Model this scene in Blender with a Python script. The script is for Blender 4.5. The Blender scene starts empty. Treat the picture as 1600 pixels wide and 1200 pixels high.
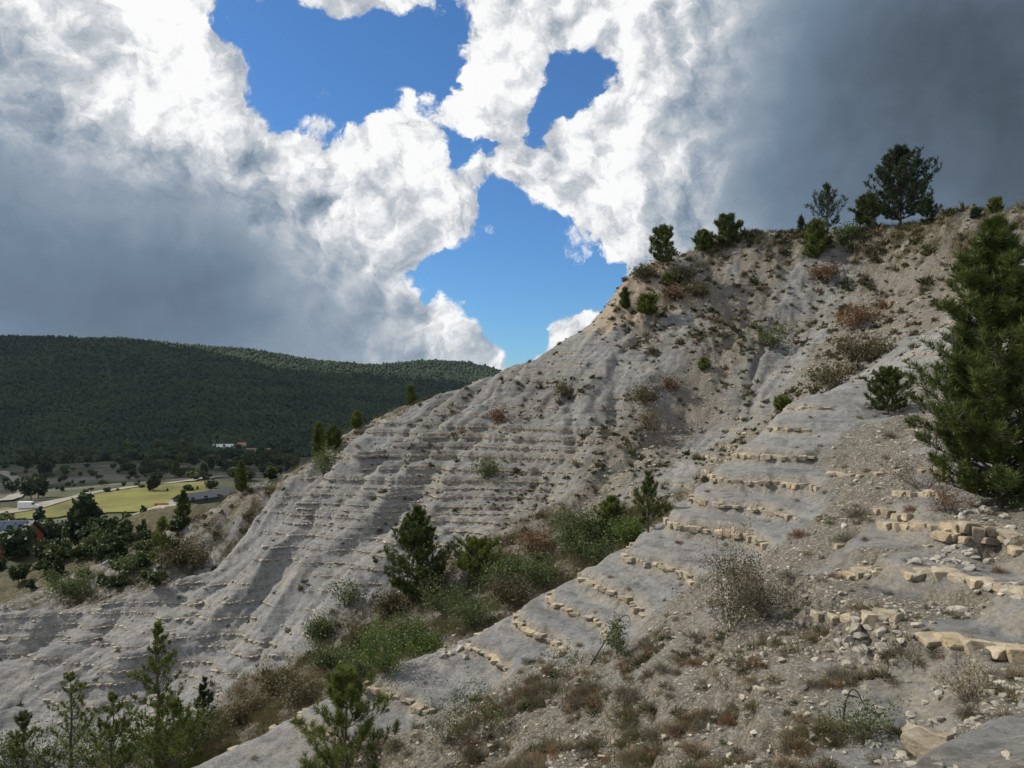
import bpy, math, random
import numpy as np
from mathutils import Vector
rng = np.random.default_rng(7)
random.seed(7)
SC = bpy.context.scene
COL = SC.collection
R_ = math.radians

# ------------------------------------------------------------------ camera
F = 1109.0                      # focal length in photo pixels (1600 wide)
PITCH = R_(1.55)
cam_d = bpy.data.cameras.new('camera'); cam = bpy.data.objects.new('camera', cam_d); COL.objects.link(cam)
cam_d.sensor_width = 36.0; cam_d.lens = 36.0 * F / 1600.0
cam_d.clip_start = 0.1; cam_d.clip_end = 20000
cam.location = (0, 0, 0); cam.rotation_euler = (math.pi / 2 + PITCH, 0, 0)
SC.camera = cam

def ray(u, v):
    xc = (u - 800) / F; yc = (600 - v) / F
    c, s = math.cos(PITCH), math.sin(PITCH)
    return xc, c - yc * s, s + yc * c
def raydir(u, v):
    d = Vector(ray(u, v)); d.normalize(); return d

# ------------------------------------------------------------------ world
SUN_AZ, SUN_EL = R_(-73), R_(41)          # azimuth from +Y, clockwise positive
world = bpy.data.worlds.new('World'); SC.world = world; world.use_nodes = True
def build_world():
    nt = world.node_tree; nt.nodes.clear(); L = nt.links.new
    def nd(t, **k):
        n = nt.nodes.new(t)
        for a, b in k.items(): setattr(n, a, b)
        return n
    def put(sock, v):
        if hasattr(v, 'is_output'): L(v, sock)
        else: sock.default_value = v
    def mth(op, a, b=0.0, clamp=False):
        n = nd('ShaderNodeMath', operation=op, use_clamp=clamp); put(n.inputs[0], a); put(n.inputs[1], b); return n.outputs[0]
    def vm(op, a, b=(0, 0, 0)):
        n = nd('ShaderNodeVectorMath', operation=op); put(n.inputs[0], a); put(n.inputs[1], b)
        return n.outputs['Value'] if op in ('DISTANCE', 'DOT_PRODUCT', 'LENGTH') else n.outputs[0]
    def rng_(v, a, b, c, d, smooth=True):
        n = nd('ShaderNodeMapRange', interpolation_type='SMOOTHSTEP' if smooth else 'LINEAR'); put(n.inputs[0], v)
        for i, q in enumerate((a, b, c, d)): n.inputs[i + 1].default_value = q
        return n.outputs[0]
    def noise(vec, scale, detail, rough=0.55, dist=0.0, color=False):
        n = nd('ShaderNodeTexNoise', noise_dimensions='3D'); put(n.inputs['Vector'], vec)
        n.inputs['Scale'].default_value = scale; n.inputs['Detail'].default_value = detail
        n.inputs['Roughness'].default_value = rough; n.inputs['Distortion'].default_value = dist
        return n.outputs['Color' if color else 0]
    def mix(f, a, b):
        n = nd('ShaderNodeMix', data_type='RGBA'); put(n.inputs[0], f); put(n.inputs[6], a); put(n.inputs[7], b); return n.outputs[2]
    dirv = nd('ShaderNodeTexCoord').outputs['Generated']
    sky = nd('ShaderNodeTexSky', sky_type='NISHITA'); sky.sun_disc = False
    sky.sun_elevation = SUN_EL; sky.sun_rotation = SUN_AZ; sky.air_density = 1.0; sky.dust_density = 0.3; sky.ozone_density = 2.0
    # warp, so that the cloud edges are ragged
    def warp(vec, scale, amt, det):
        w = vm('SUBTRACT', noise(vec, scale, det, 0.6, color=True), (0.5, 0.5, 0.5))
        sc = nd('ShaderNodeVectorMath', operation='SCALE'); L(w, sc.inputs[0]); sc.inputs['Scale'].default_value = amt
        return vm('ADD', vec, sc.outputs[0])
    wd = warp(warp(dirv, 4.0, 0.20, 6.0), 14.0, 0.05, 4.0)
    wl = warp(dirv, 2.5, 0.22, 4.0)
    def blobs(vec, lst, soft=(0.1, 1.5)):
        tot = None
        for u, v, r, amp in lst:
            dst = vm('DISTANCE', vec, tuple(raydir(u, v)))
            s = r / F
            val = rng_(dst, s * soft[0], s * soft[1], amp, 0.0)
            tot = val if tot is None else mth('ADD', tot, val)
        return tot
    hole = blobs(wd, [(345, 30, 60, -.6), (420, 110, 90, -.8), (520, 130, 95, -.9), (610, 120, 85, -.8), (690, 70, 60, -.6), (868, 105, 62, -1.0), (893, 150, 62, -1.0), (855, 185, 40, -.7), (440, 40, 70, -.6),
                      (760, 440, 85, -.8), (830, 480, 95, -1.0), (895, 425, 75, -.9), (840, 380, 40, -.5), (690, 440, 45, -.5), (790, 530, 45, -.5), (725, 262, 50, -1.1), (790, 255, 26, -.7), (690, 195, 36, -.6), (715, 130, 40, -.7), (845, 215, 30, -.6), (940, 400, 45, -.6), (660, 430, 40, -.5), (310, 15, 50, -.6), (800, 340, 36, -.7), (600, 195, 40, -.5)])
    puff = blobs(wd, [(765, 120, 60, .6), (830, 175, 34, .4), (650, 230, 60, .5), (590, 5, 70, .6), (700, 300, 70, .5), (868, 388, 24, .5), (810, 392, 12, .4), (840, 25, 80, .5),
                      (500, 250, 70, .5), (640, 400, 60, .4), (965, 480, 50, .6), (890, 545, 60, .6), (760, 555, 45, .5),
                      (120, 330, 420, .7), (420, 480, 300, .6), (1350, 200, 480, .7), (1150, 300, 300, .5), (150, 100, 160, .5), (-500, 300, 600, .4), (2100, 300, 600, .4)])
    fb = noise(wd, 7.0, 9.0, 0.64)
    def billow(vec, scale):
        n = nd('ShaderNodeTexVoronoi', feature='F1'); put(n.inputs['Vector'], vec); n.inputs['Scale'].default_value = scale
        return n.outputs['Distance']
    w2 = warp(dirv, 16.0, 0.035, 4.0)
    bil = mth('ADD', mth('MULTIPLY', billow(w2, 17.0), -0.55), mth('MULTIPLY', billow(w2, 40.0), -0.20))
    cum = mth('ADD', mth('MULTIPLY', mth('SUBTRACT', fb, 0.5), 2.7), bil)
    big = noise(dirv, 1.7, 2.0, 0.5)
    D0 = mth('ADD', cum, mth('ADD', 0.72, mth('MULTIPLY', mth('SUBTRACT', big, 0.5), 0.7)))
    D = mth('ADD', D0, mth('ADD', hole, puff))
    mask = rng_(D, 0.0, 0.32, 0.0, 1.0)
    # relief: density here against density a little towards the sun
    sd = Vector((math.sin(SUN_AZ) * math.cos(SUN_EL), math.cos(SUN_AZ) * math.cos(SUN_EL), math.sin(SUN_EL)))
    off = tuple(sd * 0.022)
    wd2 = vm('ADD', wd, off); w22 = vm('ADD', w2, off)
    cum2 = mth('ADD', mth('MULTIPLY', mth('SUBTRACT', noise(wd2, 7.0, 7.0, 0.58), 0.5), 2.7), mth('ADD', mth('MULTIPLY', billow(w22, 17.0), -0.55), mth('MULTIPLY', billow(w22, 40.0), -0.20)))
    rel = mth('MULTIPLY', mth('SUBTRACT', cum2, cum), 0.70)
    dark = blobs(wl, [(60, 380, 330, .10), (300, 450, 300, .19), (480, 510, 220, .20), (250, 560, 260, .12), (1470, 60, 260, .16), (1660, 150, 400, .40), (1300, 330, 280, .08), (1120, 200, 360, .03), (230, 110, 220, -.16), (700, 230, 220, -.08), (1000, 120, 200, -.08), (-350, 450, 450, .35), (1900, 100, 500, .3), (880, 500, 200, .05)], (0.1, 1.4))
    dn = noise(wl, 4.2, 5.0, 0.48)
    dark = mth('ADD', dark, mth('MULTIPLY', mth('SUBTRACT', dn, 0.5), 0.42))
    thick = rng_(D, 0.15, 1.0, 0.10, 1.0)
    dark = mth('MULTIPLY', dark, thick)
    soft = rng_(dark, 0.12, 0.42, 1.0, 0.12)
    tone = mth('ADD', mth('ADD', dark, mth('MULTIPLY', rel, soft)), 0.115, clamp=True)
    ramp = nd('ShaderNodeValToRGB'); put(ramp.inputs[0], tone); cr = ramp.color_ramp
    for i, (p, c) in enumerate([(0.0, (.94, .94, .94)), (.22, (.54, .57, .61)), (.42, (.30, .36, .435)), (.62, (.158, .22, .30)), (1.0, (.060, .080, .105))]):
        e = cr.elements[i] if i < 2 else cr.elements.new(p)
        e.position = p; e.color = (*c, 1)
    SKYS = 0.105
    skc = nd('ShaderNodeMix', data_type='RGBA', blend_type='MULTIPLY'); skc.inputs[0].default_value = 1; L(sky.outputs[0], skc.inputs[6]); skc.inputs[7].default_value = (SKYS * .47, SKYS * .80, SKYS * 1.12, 1)
    col = mix(mask, skc.outputs[2], ramp.outputs[0])
    sx = nd('ShaderNodeSeparateXYZ'); L(dirv, sx.inputs[0])
    col = mix(rng_(sx.outputs[2], -0.12, -0.04, 1.0, 0.0), col, (.10, .11, .09, 1))
    bg = nd('ShaderNodeBackground'); L(col, bg.inputs[0]); bg.inputs[1].default_value = 1.0
    out = nd('ShaderNodeOutputWorld'); L(bg.outputs[0], out.inputs[0])
build_world()
world.cycles.sampling_method = 'MANUAL'; world.cycles.sample_map_resolution = 256

# ------------------------------------------------------------------ sun, exposure
sun_d = bpy.data.lights.new('sun', 'SUN'); sun = bpy.data.objects.new('sun', sun_d); COL.objects.link(sun)
sun_d.energy = 5.0; sun_d.angle = R_(0.6); sun_d.color = (1.0, 0.93, 0.82)
_sd = Vector((math.sin(SUN_AZ) * math.cos(SUN_EL), math.cos(SUN_AZ) * math.cos(SUN_EL), math.sin(SUN_EL)))
sun.rotation_euler = _sd.to_track_quat('Z', 'Y').to_euler(); sun.location = _sd * 200
vs = SC.view_settings; vs.view_transform = 'Standard'; vs.look = 'None'; vs.exposure = 0.05; vs.gamma = 1.0; vs.use_curve_mapping = False
SC.cycles.max_bounces = 5; SC.cycles.diffuse_bounces = 3; SC.cycles.transparent_max_bounces = 6
SC.cycles.use_denoising = True

# ------------------------------------------------------------------ numpy helpers
def _hash(ix, iy, s):
    h = (ix.astype(np.int64) * 374761393 + iy.astype(np.int64) * 668265263 + s * 1442695041) & 0x7fffffff
    h = ((h ^ (h >> 13)) * 1274126177) & 0x7fffffff
    return (h ^ (h >> 16)) & 0x7fffffff
def pn(x, y, s=0):
    x = np.asarray(x, float); y = np.asarray(y, float)
    ix = np.floor(x); iy = np.floor(y); fx = x - ix; fy = y - iy
    u = fx * fx * fx * (fx * (fx * 6 - 15) + 10); v = fy * fy * fy * (fy * (fy * 6 - 15) + 10)
    def g(ax, ay, dx, dy):
        a = _hash(ax, ay, s) * (2 * math.pi / 0x7fffffff)
        return np.cos(a) * dx + np.sin(a) * dy
    n00 = g(ix, iy, fx, fy); n10 = g(ix + 1, iy, fx - 1, fy); n01 = g(ix, iy + 1, fx, fy - 1); n11 = g(ix + 1, iy + 1, fx - 1, fy - 1)
    return ((n00 * (1 - u) + n10 * u) * (1 - v) + (n01 * (1 - u) + n11 * u) * v) * 1.5
def fbm(x, y, o=4, s=0, g=0.5):
    a = 1.0; t = 0; f = 1.0
    for i in range(o):
        t = t + a * pn(x * f, y * f, s + 17 * i); a *= g; f *= 2.03
    return t
def sst(a, b, x):
    t = np.clip((x - a) / (b - a), 0, 1); return t * t * (3 - 2 * t)

def mesh_np(name, verts, faces, mats, smooth=False, attr=None, mat_idx=None):
    """one mesh from arrays; faces is an (n,k) array or a list of such arrays"""
    me = bpy.data.meshes.new(name)
    if not isinstance(faces, (list, tuple)): faces = [faces]
    faces = [np.asarray(f, np.int32) for f in faces if len(f)]
    verts = np.asarray(verts, np.float32)
    me.vertices.add(len(verts)); me.vertices.foreach_set('co', verts.ravel())
    li = np.concatenate([f.ravel() for f in faces]); cnt = np.concatenate([np.full(len(f), f.shape[1], np.int32) for f in faces])
    st = np.concatenate([[0], np.cumsum(cnt)[:-1]]).astype(np.int32)
    me.loops.add(len(li)); me.loops.foreach_set('vertex_index', li)
    me.polygons.add(len(cnt)); me.polygons.foreach_set('loop_start', st)
    me.polygons.foreach_set('use_smooth', np.full(len(cnt), smooth, bool))
    if mat_idx is not None: me.polygons.foreach_set('material_index', np.asarray(mat_idx, np.int32))
    for m in (mats if isinstance(mats, (list, tuple)) else [mats]): me.materials.append(m)
    if attr is not None:
        for k, a in attr.items():
            a = np.asarray(a, np.float32)
            at = me.attributes.new(k, 'FLOAT' if a.ndim == 1 else 'FLOAT_COLOR', 'POINT')
            at.data.foreach_set('value' if a.ndim == 1 else 'color', a.ravel())
    me.update(calc_edges=True)
    return me
def add(name, me, parent=None, loc=None, rz=0.0, scale=None, label=None, cat=None, group=None, kind=None):
    o = bpy.data.objects.new(name, me); COL.objects.link(o)
    if parent: o.parent = parent
    if loc is not None: o.location = loc
    if rz: o.rotation_euler = (0, 0, rz)
    if scale is not None: o.scale = scale if hasattr(scale, '__len__') else (scale,) * 3
    if label: o['label'] = label
    if cat: o['category'] = cat
    if group: o['group'] = group
    if kind: o['kind'] = kind
    return o

# ------------------------------------------------------------------ materials
def new_mat(name):
    m = bpy.data.materials.new(name); m.use_nodes = True
    nt = m.node_tree; b = nt.nodes['Principled BSDF']; b.inputs['Roughness'].default_value = 0.9
    b.inputs['Specular IOR Level'].default_value = 0.2
    return m, nt, b
def _n(nt, t, ins=None, **k):
    n = nt.nodes.new(t)
    for a, b in k.items(): setattr(n, a, b)
    for i, v in (ins or {}).items():
        if hasattr(v, 'is_output'): nt.links.new(v, n.inputs[i])
        else: n.inputs[i].default_value = v
    return n
def _mix(nt, f, a, b, blend='MIX'):
    n = _n(nt, 'ShaderNodeMix', {0: f, 6: a, 7: b}, data_type='RGBA', blend_type=blend); return n.outputs[2]
def c4(*c): return (*c, 1.0)
def _ramp(nt, fac, stops, interp='LINEAR'):
    n = _n(nt, 'ShaderNodeValToRGB', {0: fac}); cr = n.color_ramp; cr.interpolation = interp
    for i, (p, c) in enumerate(stops):
        e = cr.elements[i] if i < 2 else cr.elements.new(p)
        e.position = p; e.color = c if len(c) == 4 else (*c, 1)
    return n.outputs[0]

def mat_terrain():
    m, nt, b = new_mat('marl_hillside')
    geo = _n(nt, 'ShaderNodeNewGeometry'); P = geo.outputs['Position']
    at = _n(nt, 'ShaderNodeAttribute', attribute_name='mask'); sep = _n(nt, 'ShaderNodeSeparateColor', {0: at.outputs['Color']})
    rub, tan, veg = sep.outputs[0], sep.outputs[1], sep.outputs[2]
    n1 = _n(nt, 'ShaderNodeTexNoise', {'Vector': P, 'Scale': 0.55, 'Detail': 6.0, 'Roughness': 0.6}).outputs[0]
    n2 = _n(nt, 'ShaderNodeTexNoise', {'Vector': P, 'Scale': 14.0, 'Detail': 5.0, 'Roughness': 0.7}).outputs[0]
    st = _n(nt, 'ShaderNodeMapping', {'Vector': P, 'Scale': (0.35, 0.35, 9.0)}).outputs[0]
    n3 = _n(nt, 'ShaderNodeTexNoise', {'Vector': st, 'Scale': 1.0, 'Detail': 5.0, 'Roughness': 0.65}).outputs[0]
    marl = _ramp(nt, n1, [(0.25, (.205, .211, .218)), (0.5, (.258, .259, .256)), (0.78, (.315, .302, .275))])
    marl = _mix(nt, 0.7, marl, _ramp(nt, n3, [(0.3, (.55, .56, .57)), (0.5, (1, 1, 1)), (0.72, (1.12, 1.06, .97))]), 'MULTIPLY')
    marl = _mix(nt, 0.6, marl, _ramp(nt, n2, [(0.3, (.72, .72, .72)), (0.65, (1.12, 1.12, 1.1))]), 'MULTIPLY')
    sp = _n(nt, 'ShaderNodeTexNoise', {'Vector': P, 'Scale': 2.6, 'Detail': 9.0, 'Roughness': 0.78}).outputs[0]
    marl = _mix(nt, 0.85, marl, _ramp(nt, sp, [(0.36, (.50, .49, .47)), (0.50, (1, 1, 1)), (0.66, (1.16, 1.15, 1.12))]), 'MULTIPLY')
    wv = _n(nt, 'ShaderNodeTexNoise', {'Vector': P, 'Scale': 9.0, 'Detail': 3.0}).outputs['Color']
    PW = _n(nt, 'ShaderNodeVectorMath', {0: P, 1: _n(nt, 'ShaderNodeVectorMath', {0: wv, 'Scale': 0.12}, operation='SCALE').outputs[0]}, operation='ADD').outputs[0]
    vo = _n(nt, 'ShaderNodeTexVoronoi', {'Vector': PW, 'Scale': 27.0, 'Randomness': 1.0})
    vo2 = _n(nt, 'ShaderNodeTexVoronoi', {'Vector': PW, 'Scale': 9.0, 'Randomness': 1.0})
    peb = _ramp(nt, _n(nt, 'ShaderNodeSeparateColor', {0: vo.outputs['Color']}).outputs[0], [(0.0, (.145, .136, .118)), (0.6, (.22, .202, .168)), (1.0, (.37, .345, .29))])
    peb2 = _ramp(nt, n2, [(0.3, (.70, .69, .67)), (0.7, (1.12, 1.10, 1.06))])
    rubc = _mix(nt, 0.8, peb, peb2, 'MULTIPLY')
    marl = _mix(nt, 0.55, marl, _ramp(nt, _n(nt, 'ShaderNodeSeparateColor', {0: vo.outputs['Color']}).outputs[2], [(0.0, (.72, .72, .73)), (0.6, (1.0, 1.0, 1.0)), (1.0, (1.25, 1.24, 1.2))]), 'MULTIPLY')
    # ragged border between marl and rubble
    nb = _n(nt, 'ShaderNodeTexNoise', {'Vector': P, 'Scale': 3.2, 'Detail': 6.0, 'Roughness': 0.7}).outputs[0]
    def ragged(f, w=0.55):
        a = _n(nt, 'ShaderNodeMath', {0: nb, 1: 0.5}, operation='SUBTRACT').outputs[0]
        a = _n(nt, 'ShaderNodeMath', {0: a, 1: 1.5}, operation='MULTIPLY').outputs[0]
        a = _n(nt, 'ShaderNodeMath', {0: a, 1: f}, operation='ADD').outputs[0]
        return _n(nt, 'ShaderNodeMapRange', {0: a, 1: 0.32, 2: 0.32 + w, 3: 0.0, 4: 1.0}, interpolation_type='SMOOTHSTEP').outputs[0]
    rr = ragged(rub)
    wth = _n(nt, 'ShaderNodeAttribute', attribute_name='weather').outputs['Fac']
    marl = _mix(nt, wth, marl, _mix(nt, 1.0, marl, c4(.71, .70, .67), 'MULTIPLY'))
    c = _mix(nt, rr, marl, rubc)
    c = _mix(nt, ragged(tan), c, _mix(nt, 0.6, c4(.33, .275, .205), peb2, 'MULTIPLY'))
    bedc = _ramp(nt, n2, [(0.3, (.15, .13, .10)), (0.5, (.31, .265, .19)), (0.7, (.44, .395, .315))])
    bf = _n(nt, 'ShaderNodeMath', {0: at.outputs['Alpha'], 1: _n(nt, 'ShaderNodeMapRange', {0: nb, 1: 0.35, 2: 0.6, 3: 0.25, 4: 1.0}).outputs[0]}, operation='MULTIPLY').outputs[0]
    c = _mix(nt, bf, c, bedc)
    soil = _ramp(nt, sp, [(0.34, (.030, .034, .017)), (0.5, (.075, .068, .038)), (0.66, (.16, .135, .085))])
    c = _mix(nt, ragged(veg), c, soil)
    nt.links.new(c, b.inputs['Base Color']); b.inputs['Roughness'].default_value = 0.95; b.inputs['Specular IOR Level'].default_value = 0.12
    # relief
    h = _n(nt, 'ShaderNodeMath', {0: vo.outputs['Distance'], 1: rr}, operation='MULTIPLY').outputs[0]
    bp1 = _n(nt, 'ShaderNodeBump', {'Strength': 0.9, 'Distance': 0.05, 'Height': h}, invert=True)
    nf = _n(nt, 'ShaderNodeTexNoise', {'Vector': P, 'Scale': 30.0, 'Detail': 6.0, 'Roughness': 0.75}).outputs[0]
    bp2 = _n(nt, 'ShaderNodeBump', {'Strength': 0.8, 'Distance': 0.05, 'Height': nf, 'Normal': bp1.outputs[0]})
    bp4 = _n(nt, 'ShaderNodeBump', {'Strength': 0.8, 'Distance': 0.16, 'Height': sp, 'Normal': bp2.outputs[0]})
    bp3 = _n(nt, 'ShaderNodeBump', {'Strength': 0.35, 'Distance': 0.10, 'Height': n3, 'Normal': bp4.outputs[0]})
    nt.links.new(bp3.outputs[0], b.inputs['Normal'])
    return m

def mat_stone(name, lo, mid, hi, bump=0.05):
    m, nt, b = new_mat(name)
    tc = _n(nt, 'ShaderNodeNewGeometry').outputs['Position']; oi = _n(nt, 'ShaderNodeObjectInfo').outputs['Random']
    n1 = _n(nt, 'ShaderNodeTexNoise', {'Vector': tc, 'Scale': 5.0, 'Detail': 7.0, 'Roughness': 0.65}).outputs[0]
    n2 = _n(nt, 'ShaderNodeTexNoise', {'Vector': tc, 'Scale': 34.0, 'Detail': 5.0, 'Roughness': 0.7}).outputs[0]
    at = _n(nt, 'ShaderNodeAttribute', attribute_name='var').outputs['Fac']
    f = _n(nt, 'ShaderNodeMath', {0: oi, 1: at}, operation='ADD').outputs[0]
    f = _n(nt, 'ShaderNodeMath', {0: f, 1: 1.0}, operation='FRACT').outputs[0]
    c = _ramp(nt, n1, [(0.28, lo), (0.5, mid), (0.72, hi)])
    c = _mix(nt, 0.8, c, _ramp(nt, f, [(0.0, (.72, .72, .73)), (0.4, (.95, .95, .96)), (0.75, (1.12, 1.05, .93)), (1.0, (1.15, 1.15, 1.15))]), 'MULTIPLY')
    c = _mix(nt, 0.5, c, _ramp(nt, n2, [(0.3, (.6, .6, .6)), (0.6, (1.1, 1.1, 1.1))]), 'MULTIPLY')
    nt.links.new(c, b.inputs['Base Color'])
    bp = _n(nt, 'ShaderNodeBump', {'Strength': 0.7, 'Distance': bump, 'Height': n2})
    nt.links.new(bp.outputs[0], b.inputs['Normal'])
    return m

def mat_leaf(name, lo, hi, tint=0.25, transl=0.25, rough=0.6):
    m, nt, b = new_mat(name)
    at = _n(nt, 'ShaderNodeAttribute', attribute_name='var').outputs['Fac']; oi = _n(nt, 'ShaderNodeObjectInfo').outputs['Random']
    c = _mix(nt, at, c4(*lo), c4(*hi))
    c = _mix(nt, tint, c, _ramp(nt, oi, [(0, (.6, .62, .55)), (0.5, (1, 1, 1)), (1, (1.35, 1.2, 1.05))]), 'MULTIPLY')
    nt.links.new(c, b.inputs['Base Color']); b.inputs['Roughness'].default_value = rough; b.inputs['Specular IOR Level'].default_value = 0.25
    if transl:
        tr = _n(nt, 'ShaderNodeBsdfTranslucent', {'Color': c})
        mx = _n(nt, 'ShaderNodeMixShader', {0: transl, 1: b.outputs[0], 2: tr.outputs[0]})
        nt.links.new(mx.outputs[0], nt.nodes['Material Output'].inputs[0])
    return m
def mat_plain(name, c, rough=0.8, var=0.25, scale=3.0, metal=0.0, spec=0.3):
    m, nt, b = new_mat(name)
    P = _n(nt, 'ShaderNodeTexCoord').outputs['Object']
    n = _n(nt, 'ShaderNodeTexNoise', {'Vector': P, 'Scale': scale, 'Detail': 6.0, 'Roughness': 0.65}).outputs[0]
    cc = _ramp(nt, n, [(0.3, tuple(q * (1 - var) for q in c)), (0.7, tuple(min(1, q * (1 + var)) for q in c))])
    nt.links.new(cc, b.inputs['Base Color']); b.inputs['Roughness'].default_value = rough; b.inputs['Metallic'].default_value = metal
    b.inputs['Specular IOR Level'].default_value = spec
    return m
M = {
 'terrain': mat_terrain(),
 'block': mat_stone('limestone_bed', (.17, .145, .11), (.36, .305, .22), (.50, .455, .37)),
 'stone': mat_stone('loose_limestone', (.20, .185, .155), (.32, .30, .255), (.47, .445, .385), 0.03),
 'needle': mat_leaf('pine_needles', (.024, .042, .010), (.095, .122, .028), .3, .25),
 'needle_y': mat_leaf('young_pine_needles', (.038, .062, .012), (.145, .175, .035), .25, .28),
 'needle_d': mat_leaf('dark_pine_needles', (.014, .026, .012), (.045, .068, .026), .25, .15),
 'bark': mat_plain('pine_bark', (.085, .068, .052), .95, .45, 14),
 'twig': mat_plain('grey_twigs', (.10, .088, .072), .95, .4, 9),
 'black_twig': mat_plain('dark_weathered_wood', (.035, .032, .030), .9, .4, 12),
 'leaf': mat_leaf('shrub_leaves', (.045, .070, .022), (.125, .15, .055), .25, .3),
 'leaf_b': mat_leaf('bright_shrub_leaves', (.045, .085, .016), (.12, .175, .035), .25, .3),
 'leaf_br': mat_leaf('browning_shrub_leaves', (.065, .060, .030), (.15, .125, .065), .3, .25),
 'dry': mat_leaf('dry_grass_blades', (.12, .095, .055), (.30, .245, .155), .4, .3, .8),
 'dry_g': mat_leaf('grey_cushion_blades', (.085, .078, .058), (.21, .19, .14), .35, .25, .8),
 'dry_r': mat_leaf('russet_cushion_blades', (.11, .068, .040), (.24, .15, .085), .35, .25, .8),
 'scrub_o': mat_leaf('olive_scrub_leaves', (.030, .034, .015), (.115, .112, .052), .5, .2, .8),
 'scrub_b': mat_leaf('brown_scrub_leaves', (.048, .037, .022), (.150, .112, .066), .5, .2, .8),
 'grass': mat_leaf('green_grass_blades', (.060, .062, .026), (.155, .145, .065), .3, .3, .8),
}

# ------------------------------------------------------------------ the ground: control points (pixel, distance) of ribs, gullies and crests
CP = []
def cps(*pts):
    for u, v, d in pts:
        X, Y, Z = ray(u, v); k = d / Y
        CP.append((X * k, d, Z * k))
def cpz(u, d, z):                       # a point out of sight: column, distance, height
    CP.append(((u - 800) / F * d, d, z))
CREST = [(1760, 315, 40), (1600, 322, 46), (1480, 338, 52), (1400, 352, 57), (1250, 378, 61), (1170, 364, 65), (1090, 395, 66), (1040, 418, 63), (992, 432, 62), (950, 482, 60), (900, 527, 58), (860, 547, 58), (780, 580, 58), (700, 602, 59),
         (640, 616, 60), (560, 658, 58), (480, 714, 57), (390, 768, 57), (330, 790, 59), (270, 820, 62), (200, 862, 64), (100, 905, 62), (0, 935, 62), (-150, 950, 62)]
S1 = [(-150, 955, 44), (0, 950, 43), (140, 940, 44), (250, 913, 45), (330, 883, 47), (400, 812, 50), (440, 750, 52), (540, 692, 54.5), (600, 652, 56.5)]
G0 = [(290, 890, 53), (380, 838, 54.5), (200, 925, 53), (60, 962, 52), (-100, 975, 52), (420, 800, 55)]
g1 = [(-150, 1120, 36), (0, 1085, 37), (100, 1050, 38), (200, 1008, 39), (300, 945, 41.5), (370, 898, 43), (450, 838, 45.5), (520, 785, 48), (600, 722, 50.5), (700, 660, 53.5), (780, 612, 55.5)]
S2 = [(-150, 1165, 33), (20, 1110, 34.5), (140, 1058, 35.5), (200, 1033, 36.3), (270, 982, 38), (400, 868, 41.3), (495, 775, 45), (560, 730, 46.8), (695, 662, 50), (800, 602, 53.5)]
F2 = [(700, 760, 43.3), (860, 760, 42.8), (600, 850, 39.3), (700, 850, 38.6), (560, 925, 36.7), (500, 900, 38.2), (400, 980, 36.4), (300, 1050, 34.6), (780, 690, 46.3), (880, 650, 48.5), (950, 600, 51.5), (900, 700, 45.8), (980, 530, 56), (1060, 480, 59), (850, 590, 54), (1050, 560, 53), (1000, 640, 48.5)]
G1 = [(60, 1240, 27), (200, 1190, 28.5), (330, 1130, 30), (420, 1075, 31.3), (560, 990, 33.5), (650, 948, 34.8), (760, 888, 35.8), (850, 838, 37.2), (930, 780, 39.5), (1010, 702, 44), (1100, 604, 50), (1165, 535, 54.5), (1130, 470, 59.5), (1112, 425, 63)]
RB = [(1020, 715, 44.5), (1100, 625, 49.5), (1185, 550, 54.5), (1225, 480, 58), (1200, 420, 61.5), (1150, 470, 59.5), (1000, 790, 36.5), (1060, 755, 38)]
G1b = [(1040, 815, 33), (1085, 785, 34), (1135, 720, 37), (1200, 645, 41), (1290, 572, 45), (1345, 485, 51), (1385, 420, 54.5), (1480, 430, 49), (1480, 500, 43)]
S3 = [(200, 1250, 13.8), (340, 1188, 15), (520, 1093, 16.8), (610, 1060, 17.4), (700, 1020, 18), (830, 945, 19), (930, 893, 19.6), (1000, 850, 20), (1060, 808, 20.5), (1120, 740, 22), (1170, 690, 23.5), (1240, 627, 26), (1330, 590, 28.5), (1440, 560, 31), (1520, 470, 38), (1600, 430, 38)]
F3 = [(480, 1170, 15.2), (620, 1130, 15.8), (760, 1070, 16.4), (860, 1010, 17), (960, 960, 17.3), (1080, 900, 17.6), (1150, 850, 18.4), (1210, 800, 18.9), (1250, 740, 20.6), (1320, 690, 21.6), (1390, 645, 23.8), (1420, 600, 26.5)]
G2 = [(540, 1240, 13.8), (640, 1200, 13.9), (760, 1140, 14.2), (860, 1080, 14.7), (1000, 1010, 14.9), (1100, 940, 15.4), (1200, 880, 15.8), (1260, 830, 16.6), (1350, 740, 18.4), (1440, 650, 22)]
S4 = [(820, 1190, 12.4), (1000, 1190, 10.4), (1000, 1100, 12.0), (1100, 1100, 10.8), (1200, 1000, 11.8), (1200, 1190, 8.5), (1300, 1100, 9.2), (1330, 985, 11), (1330, 1020, 10.3), (1400, 1190, 7.5), (1435, 1190, 6.9), (1480, 1090, 8.4), (1540, 1180, 4.9), (1600, 1150, 4.5), (1800, 1100, 4.6),
      (1440, 925, 11.6), (1440, 855, 12.8), (1520, 1005, 9.6), (1600, 1045, 8.8), (1600, 940, 10), (1580, 850, 12), (1500, 780, 15), (1400, 780, 16), (1600, 760, 14.5), (1760, 780, 12.5), (1600, 660, 18.5), (1520, 620, 23), (1600, 540, 26.5), (1760, 560, 22), (1760, 900, 9)]
for l in (CREST, S1, G0, g1, S2, F2, G1, RB, G1b, S3, F3, G2, S4): cps(*l)
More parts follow.
